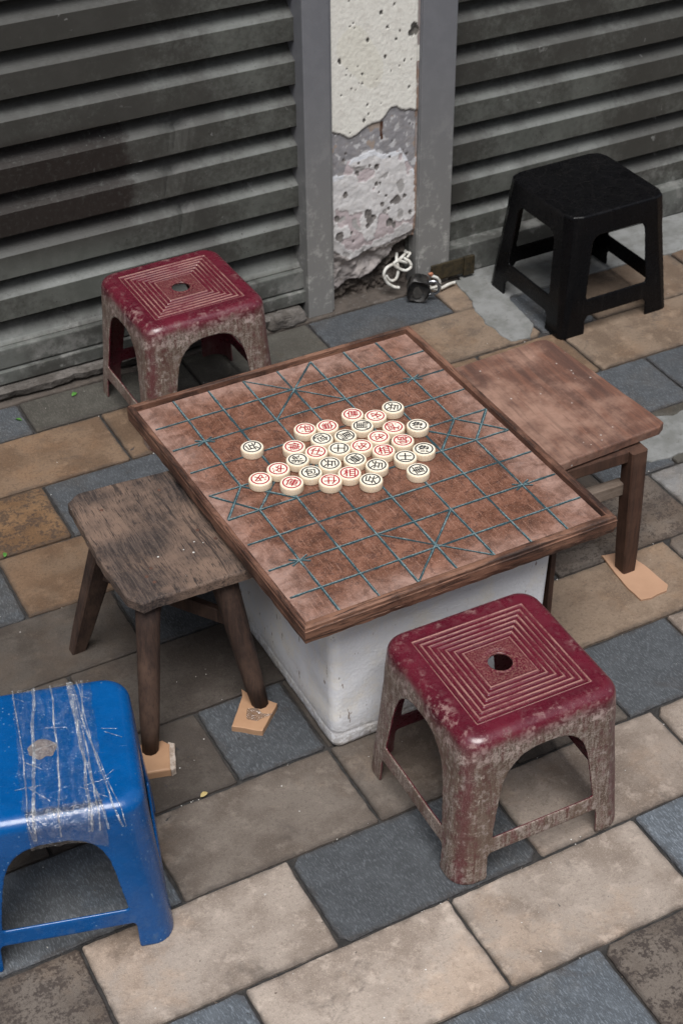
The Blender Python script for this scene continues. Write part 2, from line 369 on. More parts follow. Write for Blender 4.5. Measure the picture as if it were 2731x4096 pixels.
# ------------------------------------------------------------------ stool maker
def rsq(a, r, seg, z):
    P = []
    for q, (sx, sy) in enumerate(((1, 1), (-1, 1), (-1, -1), (1, -1))):
        for i in range(seg+1):
            t = PI/2*(q + i/seg)
            P.append((sx*(a-r) + r*math.cos(t), sy*(a-r) + r*math.sin(t), z))
    return P
def stack(rings):
    V = []; Fc = []; n = len(rings[0])
    for R in rings: V += R
    for k in range(len(rings)-1):
        for i in range(n):
            j = (i+1) % n; Fc.append((k*n+i, k*n+j, (k+1)*n+j, (k+1)*n+i))
    Fc.append(tuple(range(n))[::-1]); Fc.append(tuple(range((len(rings)-1)*n, len(rings)*n)))
    return V, Fc
def temp(name, V, Fc):
    me = bpy.data.meshes.new(name); me.from_pydata(V, [], Fc); me.update()
    bm = bmesh.new(); bm.from_mesh(me); bmesh.ops.recalc_face_normals(bm, faces=bm.faces); bm.to_mesh(me); bm.free()
    return link(bpy.data.objects.new(name, me))
def prism(poly, axis, L=.2):
    n = len(poly); V = []
    for s_ in (-L, L):
        for (u, z) in poly: V.append((u, s_, z) if axis == 'y' else (s_, u, z))
    Fc = [(i, (i+1) % n, n+(i+1) % n, n+i) for i in range(n)] + [tuple(range(n))[::-1], tuple(range(n, 2*n))]
    return V, Fc
def stool_mesh(h, ab, at, rb, rt_c, rt, seg, upper, lower, hole, seam, t=.0042, vox=.0017):
    def rings(d, z0, top):
        R = []; N = 8
        for k in range(N+1):
            z = z0 + (top-rt-z0)*k/N; zz = max(z, 0)
            a = ab + (at-ab)*zz/(h-rt) - d + (0 if zz > seam else -.0011)
            r = max(rb + (rt_c-rb)*zz/(h-rt) - d, .003)
            R.append(rsq(a, r, seg, z))
        for k in range(1, 7):
            th = PI/2*k/6
            a = at - d - rt*(1-math.cos(th))
            R.append(rsq(a, max(rt_c-d-rt*(1-math.cos(th))*.5, .003), seg, top-rt+rt*math.sin(th)))
        return R
    o = temp('tmp_outer', *stack(rings(0, 0, h)))
    cut = [temp('tmp_inner', *stack(rings(t, -.02, h-t)))]
    for ax in 'xy':
        for poly in (upper, lower): cut.append(temp('tmp_p', *prism(poly, ax)))
    if hole:
        ring = lambda z: [(hole*math.cos(2*PI*i/40), hole*math.sin(2*PI*i/40), z) for i in range(40)]
        cut.append(temp('tmp_h', *stack([ring(h-.03), ring(h+.03)])))
    for c in cut:
        m = o.modifiers.new('b', 'BOOLEAN'); m.operation = 'DIFFERENCE'; m.solver = 'EXACT'; m.object = c
    m = o.modifiers.new('r', 'REMESH'); m.mode = 'VOXEL'; m.voxel_size = vox; m.use_smooth_shade = True
    m = o.modifiers.new('s', 'SMOOTH'); m.factor = .5; m.iterations = 2
    dg = bpy.context.evaluated_depsgraph_get()
    me = bpy.data.meshes.new_from_object(o.evaluated_get(dg))
    for c in cut + [o]: bpy.data.objects.remove(c)
    return me
def split_stool(me, root, mat, zc, us, zst, groove=0., h=.25, hole=0.):
    me.materials.clear()
    for v in me.vertices:
        c = v.co
        if c.z > h-.0022 and groove:
            m = max(abs(c.x), abs(c.y))
            if .035 < m < .0863:
                g = abs(math.sin((m-.0360)*PI/.0083))
                c.z += -groove*sstep(.15, .7, g)
        if hole and c.z > h-.006:
            r = math.hypot(c.x, c.y)
            c.z -= .0016*sstep(hole+.011, hole+.004, r) - .0014*sstep(hole+.0035, hole+.001, r)
        n = noise.noise(c*14)*.0009
        c.x += n; c.y += n*.6
    me.update(); me.shade_smooth()
    nrm = [Vector(v.normal) for v in me.vertices]
    co = [v.co.copy() for v in me.vertices]
    groups = {}
    for p in me.polygons:
        c = p.center
        if c.z > zc: k = 'seat'
        elif abs(c.x) < us and c.z < zst: k = ('stretcher', 'x', c.y > 0)
        elif abs(c.y) < us and c.z < zst: k = ('stretcher', 'y', c.x > 0)
        else: k = ('leg', c.x > 0, c.y > 0)
        groups.setdefault(k, []).append(tuple(p.vertices))
    for k, fs in groups.items():
        mp = {}; V = []; Fc = []; Nn = []
        for f in fs:
            q = []
            for i in f:
                if i not in mp: mp[i] = len(V); V.append(co[i]); Nn.append(nrm[i])
                q.append(mp[i])
            Fc.append(q)
        nm = k if isinstance(k, str) else k[0]
        m2 = bpy.data.meshes.new(nm); m2.from_pydata(V, [], Fc); m2.update(); m2.shade_smooth()
        m2.normals_split_custom_set_from_vertices(Nn)
        mesh_obj(nm, m2, mat, root)
def mirror(pts): return pts + [(-u, z) for u, z in reversed(pts)]
def copy_thing(root, name=None):
    r = root.copy(); COL.objects.link(r)
    for ch in root.children:
        c = ch.copy(); COL.objects.link(c); c.parent = r
        for g in ch.children:
            d = g.copy(); COL.objects.link(d); d.parent = c
    return r
arch = mirror([(.0, .2085), (.018, .2075), (.034, .203), (.047, .194), (.057, .181), (.064, .163), (.069, .14), (.0735, .11), (.077, .085), (.0785, .0735), (.0765, .0715)][::-1])
arch = arch[:10] + arch[10:]
low_r = [(-.0875, -.02), (-.0855, .040), (-.082, .0455), (.082, .0455), (.0855, .040), (.0875, -.02)]
me = stool_mesh(.25, .1345, .1185, .030, .030, .017, 8, arch, low_r, .0163, .196)
GS = 'small red plastic stools'
red1 = thing('plastic_stool', 'worn red plastic stool in front of the white foam box, nearest the camera', 'stool', (.889, 1.268, 0), math.radians(-1.0), GS)
split_stool(me, red1, RED, .211, .0765, .10, .0019, .25, .0163)
red2 = copy_thing(red1); red2.location = (.908, 2.380, 0); red2.rotation_euler = (0, 0, math.radians(1.0))
red2['label'] = 'worn red plastic stool behind the game board, against the left shutter'
meb = stool_mesh(.25, .1350, .1180, .030, .034, .018, 8, arch, low_r, .0, .196)
blue = thing('plastic_stool', 'blue plastic stool with clear tape over its seat, cut by the left edge', 'stool', (.3015, 1.404, 0), math.radians(-15.5))
split_stool(meb, blue, BLUE, .211, .0765, .10, 0, .25, 0)
arch_k = mirror([(.0, .2095), (.048, .2095), (.057, .206), (.062, .199), (.0645, .188), (.069, .13), (.0735, .082), (.072, .0755)][::-1])
low_k = [(-.077, -.02), (-.0750, .030), (-.069, .0375), (.069, .0375), (.0750, .030), (.077, -.02)]
mek = stool_mesh(.257, .1350, .1150, .014, .028, .006, 2, arch_k, low_k, 0, .215)
black = thing('plastic_stool', 'black plastic stool standing in front of the right shutter', 'stool', (1.779, 2.356, 0), math.radians(.8))
split_stool(mek, black, BLACK, .213, .077, .10, 0, .257, 0)

# ------------------------------------------------------------------ generic shapes
def wobble_poly(pts, step=.012, amp=.001, seed=0, close=True, sc=60):
    out = []
    n = len(pts)
    for i in range(n):
        a = Vector((*pts[i], 0)); b = Vector((*pts[(i+1) % n], 0)); L = (b-a).length; k = max(1, int(L/step))
        d = (b-a).normalized(); nn = Vector((-d.y, d.x, 0))
        for j in range(k):
            p = a.lerp(b, j/k); w = noise.noise(Vector((p.x*sc, p.y*sc, seed*3.7)))*amp + noise.noise(Vector((p.x*sc*.25, p.y*sc*.25, seed*1.7+9)))*amp*1.2
            p = p + nn*w; out.append((p.x, p.y))
    return out
def inset(pts, d):
    n = len(pts); out = []
    ar = sum(pts[i][0]*pts[(i+1) % n][1]-pts[(i+1) % n][0]*pts[i][1] for i in range(n))
    sg = 1 if ar > 0 else -1
    for i in range(n):
        a = Vector(pts[i-1]); b = Vector(pts[i]); c = Vector(pts[(i+1) % n])
        d1 = (b-a).normalized(); d2 = (c-b).normalized()
        nn = (Vector((-d1.y, d1.x)) + Vector((-d2.y, d2.x)))
        if nn.length < 1e-6: nn = Vector((-d1.y, d1.x))
        nn.normalize(); out.append(tuple(b + nn*d*sg))
    return out
def slab(name, pts, z0, z1, bev, mats, parent=None, bot=None, zf=None, smooth=False):
    """polygon slab with bevelled top edge; zf(x,y) adds to the height"""
    zf = zf or (lambda x, y: 0)
    rs = [(bot or pts, z0), (pts, z1-bev), (inset(pts, bev*.35), z1-bev*.3), (inset(pts, bev), z1)]
    V = []; n = len(pts)
    for P, z in rs: V += [(p[0], p[1], z+zf(p[0], p[1])) for p in P]
    Fc = [tuple(range(n))[::-1], tuple(range(3*n, 4*n))]
    for k in range(3): Fc += [(k*n+i, k*n+(i+1) % n, (k+1)*n+(i+1) % n, (k+1)*n+i) for i in range(n)]
    return from_data(name, V, Fc, mats, parent, smooth, recalc=False)
def limb(name, p0, p1, w0, w1, mat, parent, seg=4, up=(0, 1, 0), chop=.0, sub=6, jit=.0006):
    """tapered leg between p0 (bottom) and p1 (top); seg 4 = squared with eased edges, more = round. w = (wx, wy) half widths"""
    p0 = Vector(p0); p1 = Vector(p1); V = []; Fc = []
    if seg == 4:
        sh = [(1, .82), (.82, 1), (-.82, 1), (-1, .82), (-1, -.82), (-.82, -1), (.82, -1), (1, -.82)]
    else: sh = [(math.cos(2*PI*i/seg), math.sin(2*PI*i/seg)) for i in range(seg)]
    n = len(sh); d = (p1-p0).normalized(); ax = Vector((1, 0, 0))
    if abs(d.z) < .5:
        a1 = Vector((0, 0, 1)); a2 = d.cross(a1).normalized()
    else: a1 = Vector((1, 0, 0)); a2 = Vector((0, 1, 0))
    for k in range(sub+1):
        t = k/sub; c = p0.lerp(p1, t); wx = w0[0]+(w1[0]-w0[0])*t; wy = w0[1]+(w1[1]-w0[1])*t
        if k == 0: wx *= .9; wy *= .9
        for (u, v) in sh:
            q = c + a1*u*wx + a2*v*wy
            j = noise.noise_vector(q*40)*jit
            if k == 0 : j.z = 0
            V.append(tuple(q+j))
    for k in range(sub): Fc += [(k*n+i, k*n+(i+1) % n, (k+1)*n+(i+1) % n, (k+1)*n+i) for i in range(n)]
    Fc += [tuple(range(n))[::-1], tuple(range(sub*n, sub*n+n))]
    return from_data(name, V, Fc, mat, parent, seg > 4)
def tube(path, r, name, mat, parent=None, seg=8, rf=None):
    P = [Vector(p) for p in path]; V = []; Fc = []; n = len(P); up = Vector((.13, .21, 1))
    for i, p in enumerate(P):
        d = (P[min(i+1, n-1)]-P[max(i-1, 0)]).normalized(); a = d.cross(up)
        if a.length < .05: a = d.cross(Vector((1, 0, 0)))
        a.normalize(); b = d.cross(a); rr = r*(rf(i/(n-1)) if rf else 1)
        V += [tuple(p + a*rr*math.cos(2*PI*k/seg) + b*rr*math.sin(2*PI*k/seg)) for k in range(seg)]
    for i in range(n-1): Fc += [(i*seg+k, i*seg+(k+1) % seg, (i+1)*seg+(k+1) % seg, (i+1)*seg+k) for k in range(seg)]
    Fc += [tuple(range(seg))[::-1], tuple(range((n-1)*seg, n*seg))]
    return from_data(name, V, Fc, mat, parent, True)
def catmull(pts, k=8):
    P = [Vector(p) for p in pts]; P = [P[0]*2-P[1]] + P + [P[-1]*2-P[-2]]; out = []
    for i in range(1, len(P)-2):
        for j in range(k):
            t = j/k; a, b, c, d = P[i-1], P[i], P[i+1], P[i+2]
            out.append(.5*((2*b)+(-a+c)*t+(2*a-5*b+4*c-d)*t*t+(-a+3*b-3*c+d)*t**3))
    out.append(P[-2]); return out
def boxv(x0, x1, y0, y1, z0, z1, bev=.0):
    bm = bmesh.new(); r = bmesh.ops.create_cube(bm, size=1)
    for v in bm.verts: v.co = Vector(((x0+x1)/2+v.co.x*(x1-x0), (y0+y1)/2+v.co.y*(y1-y0), (z0+z1)/2+v.co.z*(z1-z0)))
    if bev: bmesh.ops.bevel(bm, geom=bm.edges[:], offset=bev, segments=2, affect='EDGES', profile=.6)
    return bm

# ------------------------------------------------------------------ pavement
Y = [.18, .335, .49, .655, .815, .975, 1.133, 1.292, 1.451, 1.610, 1.775, 1.932, 2.095, 2.257, 2.420, 2.535]
BE = (.292, .248, .212); BW = (.250, .208, .176); GB = (.130, .110, .094); GD = (.074, .063, .054)
TN = (.150, .101, .066); TL = (.180, .134, .098); OR = (.150, .094, .052); SL = (.052, .057, .063); SB = (.074, .085, .098); GG = (.062, .059, .051); CG = (.19, .19, .19)
rows = {  # stones by the wall and table darker: dirt plus shade in the colour
 0: [(-.5, BE, 0, 0), (-.1, SB, 1, 0), (.2, BE, 0, 0), (.5, BW, 0, 0), (.8, SB, 1, 0), (1.1, BE, 0, 0), (1.5, GB, 0, 0), (1.9,)],
 1: [(-.5, SL, 1, 0), (-.2, BE, 0, 0), (.1, BE, 0, 0), (.41, SB, 1, 0), (.7, BE, 0, 0), (1.0, GB, 0, .4), (1.3, SB, 1, 0), (1.6, BE, 0, 0), (1.9,)],
 2: [(-.5, BW, 0, 0), (-.2, SB, 1, 0), (.05, BE, 0, 0), (.35, BE, 0, 0), (.65, SB, 1, 0), (.92, BE, 0, 0), (1.22, BW, 0, 0), (1.5, SL, 1, 0), (1.9,)],
 3: [(-.5, BE, 0, 0), (-.2, GB, 0, 0), (.1, SB, 1, 0), (.3, BE, 0, 0), (.57, SB, 1, 0), (.869, GB, 0, .9), (1.17, SB, 1, 0), (1.45, BE, 0, 0), (1.9,)],
 4: [(-.7, BE, 0, 0), (-.4, SB, 1, 0), (-.1, BE, 0, 0), (.14, BW, 0, 0), (.27, SB, 1, 0), (.439, BE, 0, 0), (.738, BE, 0, 0), (1.036, SB, 1, 0), (1.30, BE, 0, 0), (1.6, BW, 0, 0), (1.9, BE, 0, 0), (2.2,)],
 5: [(-.7, BW, 0, 0), (-.3, BE, 0, 0), (-.02, GB, 0, .8), (.2805, BE, 0, 0), (.579, SL, 1, 0), (.886, BW, 0, 0), (1.185, BE, 0, .12), (1.45, SB, 1, 0), (1.7, BE, 0, 0), (2.2,)],
 6: [(-.7, SL, 1, 0), (-.4, BE, 0, 0), (-.1, SB, 1, 0), (.428, GB, 0, 0), (.724, GB, 0, 0), (.95, GD, 0, 0), (1.148, SL, 1, 0), (1.329, BW, 0, .1), (1.6, BE, 0, 0), (1.9, SL, 1, 0), (2.3,)],
 7: [(-.7, GB, 0, 0), (-.3, SL, 1, 0), (0., GD, 0, 0), (.30, GD, 0, .15), (.581, SL, 1, 0), (.723, GD, 0, 0), (1.02, GD, 0, 0), (1.125, TL, 0, .1), (1.445, GB, 0, .1), (1.75, SL, 1, 0), (2.0, TN, 0, 0), (2.4,)],
 8: [(-.7, SL, 1, 0), (-.4, GD, 0, 0), (-.1, GB, 0, 0), (.14, GD, 0, .1), (.44, GD, 0, .35), (.74, GD, 0, 0), (1.04, SL, 1, 0), (1.235, GB, 0, .75), (1.535, CG, 0, 0), (1.8, TN, 0, 0), (2.1, SL, 1, 0), (2.5,)],
 9: [(-.7, TN, 0, .2), (-.3, SL, 1, 0), (0., TL, 0, 0), (.275, GD, 0, 0), (.573, SL, 1, 0), (.88, GD, 0, 0), (1.17, GD, 0, 0), (1.446, SL, 1, 0), (1.60, GG, 0, 0), (1.85, SL, 1, 0), (2.1, TN, 0, 0), (2.5,)],
 10: [(-.7, TN, 0, .2), (-.2, GB, 0, 0), (.1, SL, 1, 0), (.431, TN, 0, .1), (.728, GD, 0, 0), (1.03, TN, 0, 0), (1.33, TN, 0, 0), (1.56, SL, 1, 0), (1.76, SL, 1, 0), (2.05, TN, 0, 0), (2.5,)],
 11: [(-.7, SL, 1, 0), (-.4, TN, 0, .3), (-.05, TN, 0, .2), (.27, OR, 0, .75), (.5685, SL, 1, 0), (.87, TL, 0, 0), (1.17, TN, 0, 0), (1.47, TN, 0, 0), (1.66, TL, 0, 0), (2.04, TL, 0, 0), (2.5,)],
 12: [(-.7, TN, 0, .2), (-.3, SL, 1, 0), (0., TN, 0, 0), (.15, TN, 0, 0), (.44, TN, 0, .15), (.7395, TN, 0, 0), (1.04, SL, 1, 0), (1.29, TL, 0, .1), (1.634, SL, 1, 0), (1.763, TL, 0, 0), (2.06, TN, 0, 0), (2.5,)],
 13: [(-.7, SL, 1, 0), (-.3, TN, 0, .3), (.05, SL, 1, 0), (.32, SL, 1, 0), (.613, GG, .6, 0), (.95, GG, .3, 0), (1.231, SL, 1, 0), (1.521, TL, 0, 0), (1.64, TL, 0, 0), (1.95, SL, 1, 0), (2.3, SL, 1, 0), (2.7,)],
}
rows_map = {}
def build_pavement():
    V = []; Fc = []; A = []; Pm = []; Ed = []
    tid = 0
    for ri, lst in rows.items():
        y0, y1 = Y[ri+1], Y[ri+2]
        if ri == 13: y1 = 2.528
        L = list(lst)
        while L[-1][0] < 3.2: L = L[:-1] + [(L[-1][0],) + random.choice([(TN, 0, .1), (SL, 1, 0), (TL, 0, 0)]), (L[-1][0]+random.uniform(.26, .31),)]
        while L[0][0] > -1.4: L = [(L[0][0]-random.uniform(.26, .31),) + random.choice([(TN, 0, .1), (SL, 1, 0), (TL, 0, 0)])] + L
        for a, b in zip(L[:-1], L[1:]):
            tid += 1; x0, x1 = a[0], b[0]; g = .0024
            hz = random.uniform(-.0008, .0012); tx = random.uniform(-.006, .006); ty = random.uniform(-.006, .006)
            c = random.uniform(.0015, .004) if random.random() < .8 else random.uniform(.008, .013)
            base = [(x0+g+c, y0+g), (x1-g-c, y0+g), (x1-g, y0+g+c), (x1-g, y1-g-c), (x1-g-c, y1-g), (x0+g+c, y1-g), (x0+g, y1-g-c), (x0+g, y0+g+c)]
            P = wobble_poly(base, .006, .0011, tid, sc=85)
            # chipped corner now and then
            cx, cy = (x0+x1)/2, (y0+y1)/2
            cl = lambda d: [(clamp(q[0], x0+d, x1-d), clamp(q[1], y0+d, y1-d)) for q in P]
            rr = [(P, -.02, 0.), (P, -.0022, 0.), (inset(P, .0016), 0., .12), (cl(.013), .0001, .7), (cl(.026), .0002, 1.)]
            k0 = len(V); n = len(P); k = random.uniform(.9, 1.1)
            for Q, z, e in rr:
                for (px_, py_) in Q:
                    V.append((px_, py_, z+hz+(px_-cx)*tx+(py_-cy)*ty)); Ed.append(e)
                    A.append((a[1][0]*k, a[1][1]*k, a[1][2]*k, 1)); Pm.append((a[2], random.Random(tid).random(), a[3], 1))
            for q in range(4): Fc += [(k0+q*n+i, k0+q*n+(i+1) % n, k0+(q+1)*n+(i+1) % n, k0+(q+1)*n+i) for i in range(n)]
            kq = len(V)
            for (qx, qy) in ((x0+.026, y0+.026), (x1-.026, y0+.026), (x1-.026, y1-.026), (x0+.026, y1-.026)):
                V.append((qx, qy, .0002+hz+(qx-cx)*tx+(qy-cy)*ty)); Ed.append(1.); A.append((a[1][0]*k, a[1][1]*k, a[1][2]*k, 1)); Pm.append((a[2], random.Random(tid).random(), a[3], 1))
            Fc.append((kq, kq+1, kq+2, kq+3))
    me = bpy.data.meshes.new('pavement'); me.from_pydata(V, [], Fc); me.update()
    for nm, d in (('tcol', A), ('tprm', Pm)):
        at_ = me.attributes.new(nm, 'FLOAT_COLOR', 'POINT'); at_.data.foreach_set('color', [c for q in d for c in q])
    at_ = me.attributes.new('edge', 'FLOAT', 'POINT'); at_.data.foreach_set('value', Ed)
    return tag(mesh_obj('pavement', me, TILE), kind='structure')
build_pavement()
# ground: joint grit under the stones, out to the edge of the alley
gv = []; gf = []
nx, ny = 60, 40
g_ = from_data('ground', [(-9, -7, -.0052), (12, -7, -.0052), (12, 6, -.0052), (-9, 6, -.0052)], [(0, 1, 2, 3)], MORTAR); tag(g_, kind='structure')
def patch(name, pts, z, mat, seed, amp=.006):
    P = wobble_poly(pts, .01, amp, seed, sc=45)
    return tag(slab(name, P, z-.012, z, .002, mat), kind='structure')
patch('cement_patch', [(1.560, 2.27), (1.60, 2.262), (1.640, 2.30), (1.645, 2.40), (1.66, 2.42), (1.62, 2.52), (1.585, 2.53), (1.575, 2.44), (1.552, 2.35)], .0036, CEMENT, 3)
patch('cement_patch', [(1.60, 2.424), (2.3, 2.40), (2.9, 2.41), (2.9, 2.56), (1.60, 2.56)], .0034, CEMENT, 5, .004)
patch('cement_patch', [(1.50, 1.83), (1.56, 1.79), (1.66, 1.80), (1.9, 1.84), (1.9, 1.90), (1.62, 1.90), (1.54, 1.89)], .0035, CEMENT, 8, .01)
th = slab('threshold', wobble_poly([(-1.4, 2.530), (1.55, 2.530), (1.62, 2.545), (1.62, 2.75), (-1.4, 2.75)], .02, .0025, 4, sc=40), -.02, .002, .003, DIRT)
tag(th, kind='structure')

# camera basis (also used to read heights off the pillar face)
def W(px_, py_, yy):  # zoomed photo coordinates (x2.24 from 1150,700) onto a plane y=yy
    X = 1150+px_/2.24; Yy = 700+py_/2.24
    d = FWD*FPX + RGT*(X-1365.5) + UPV*(2048-Yy); t = yy/d.y
    return Vector((0, 0, HC)) + d*t
FPX = 6360.32; HC = 1.7
yaw, pit, rol = .47725286, .66229847, -.01152128
FWD = Vector((math.sin(yaw)*math.cos(pit), math.cos(yaw)*math.cos(pit), -math.sin(pit)))
_r = Vector((math.cos(yaw), -math.sin(yaw), 0)); _u = _r.cross(FWD)
RGT = _r*math.cos(rol) + _u*math.sin(rol); UPV = -_r*math.sin(rol) + _u*math.cos(rol)

# ------------------------------------------------------------------ shutters
def shutter(x0, x1, yf, zb, phase, pitch, label, seed, dent=None, depth=.030):
    root = thing('roller_shutter', label, 'shutter', (0, 0, 0))
    prof = []   # (y, z, ledge)
    z = zb + phase
    prof += [(yf, zb+.002, 0), (yf, zb+.008, 0), (yf+.008, zb+.014, .7), (yf+depth, z-.018, .1), (yf+depth, z-.003, 0), (yf+.003, z-.0006, 0)]
    k = 0
    while z < 2.3:
        # outer flat face, undercut, recess web rising forward to a dusty ledge
        prof += [(yf, z, 0), (yf, z+pitch*.52, 0), (yf+.0012, z+pitch*.53, .9), (yf+depth*.35, z+pitch*.60, .8), (yf+depth*.6, z+pitch*.68, .4), (yf+depth*.9, z+pitch*.79, .1), (yf+depth, z+pitch*.86, 0), (yf+depth, z+pitch*.965, 0), (yf+.003, z+pitch*.99, 0)]
        z += pitch
    xs = []; x = x0
    while x < x1: xs.append(x); x += .012 if dent else .06
    xs.append(x1)
    V = []; Fc = []; Ld = []; n = len(prof)
    for x in xs:
        for (y, zz, l) in prof:
            w = noise.noise(Vector((x*1.7, zz*2.2, seed)))*.0035 + noise.noise(Vector((x*9, zz*14, seed+5)))*.0007
            dz = noise.noise(Vector((x*1.1, zz*3, seed+11)))*.002
            if dent:
                for (dx, dzz, r, am) in dent:
                    q = ((x-dx)/r)**2 + ((zz-dzz)/(r*.8))**2
                    if q < 4: w += am*math.exp(-q)*(1+.5*noise.noise(Vector((x*60, zz*60, 3)))); dz -= am*.5*math.exp(-q)
            V.append((x, y+w, zz+dz)); Ld.append(l)
    m = len(xs)
    for i in range(m-1):
        for j in range(n-1): Fc.append((i*n+j, (i+1)*n+j, (i+1)*n+j+1, i*n+j+1))
    c = from_data('curtain', V, Fc, SHUT, root, False, recalc=False)
    at_ = c.data.attributes.new('ledge', 'FLOAT', 'POINT'); at_.data.foreach_set('value', Ld)
    return root
LS = shutter(-1.4, 1.30, 2.572, .098, .060, .0845, 'grey corrugated roller shutter left of the plaster pillar, with a dark grimy band', 1.,
             dent=[(1.0, .457, .022, .010), (.985, .372, .018, .008), (1.005, .288, .013, .008), (.88, .44, .05, .004), (.75, .37, .09, .003)])
bb = boxv(-1.4, 1.25, 2.560, 2.60, .062, .104, .003); from_bm('bottom_bar', bb, SHUT, LS)
bb = boxv(-1.4, 1.25, 2.553, 2.60, .033, .0595, .002); from_bm('bottom_rail', bb, SHUT, LS)
RS = shutter(1.49, 3.4, 2.578, .030, .040, .0858, 'grey corrugated roller shutter right of the pillar, behind the black stool', 2., dent=None)
bb = boxv(1.57, 3.4, 2.545, 2.60, .004, .070, .003); from_bm('bottom_bar', bb, SHUT, RS)
for r_ in (LS, RS):
    for c_ in r_.children:
        if 'ledge' not in c_.data.attributes:
            at_ = c_.data.attributes.new('ledge', 'FLOAT', 'POINT'); at_.data.foreach_set('value', [.45]*len(c_.data.vertices))
# sill under the left shutter: long rough stone lip
V = []; Fc = []; xs = [-1.4 + i*.012 for i in range(int(2.63/.012))]
for x in xs:
    a = noise.noise(Vector((x*14, 0, 1))); b = noise.noise(Vector((x*40, 3, 1))); c = noise.noise(Vector((x*7, 9, 1)))
    V += [(x, 2.62, .028), (x, 2.542+.002*b, .029+.001*b), (x, 2.537+.003*b, .023+.003*b), (x, 2.540+.006*a+.003*b, .010+.005*b+.004*c), (x, 2.549+.006*b, .002+.004*a), (x, 2.575, .001), (x, 2.62, .001)]
for i in range(len(xs)-1):
    for j in range(6): Fc.append((i*7+j, i*7+j+1, (i+1)*7+j+1, (i+1)*7+j))
sill = from_data('stone_sill', V, Fc, STONE, None, False)
tag(sill, 'rough grey stone sill running under the left shutter', 'sill')
rb = thing('rubble_block', 'broken grey block of rubble wedged under the left shutter beside the rail', 'rubble', (1.19, 2.545, .0))
bm = bmesh.new(); bmesh.ops.create_icosphere(bm, subdivisions=4, radius=1)
for v in bm.verts:
    p = v.co.copy(); p = Vector([math.copysign(abs(q)**.5, q) for q in p])
    p = Vector((p.x*.042, p.y*.018, p.z*.016)); v.co = p*(1+.22*noise.noise(p*60)) + Vector((0, 0, .015))
from_bm('stone', bm, STONE, rb)
# guide rails
def rail(x0, x1, yf, label, ret):
    r = thing('guide_rail', label, 'guide rail', ((x0+x1)/2, yf, 0), 0, 'metal guide rails of the shutters')
    cx = (x0+x1)/2
    o = from_bm('channel', boxv(x0-cx, x1-cx, 0, .075, 0.001, 2.3, .0022), RAIL, r)
    o = from_bm('flange', boxv(ret[0]-cx, ret[1]-cx, .004, .02, .004, 2.3, .001), RAIL, r)
    return r
rail(1.243, 1.299, 2.538, 'upright grey metal guide rail left of the plaster pillar', (1.2985, 1.304))
rail(1.4985, 1.575, 2.538, 'upright grey metal guide rail right of the plaster pillar, above the padlock', (1.4965, 1.500))

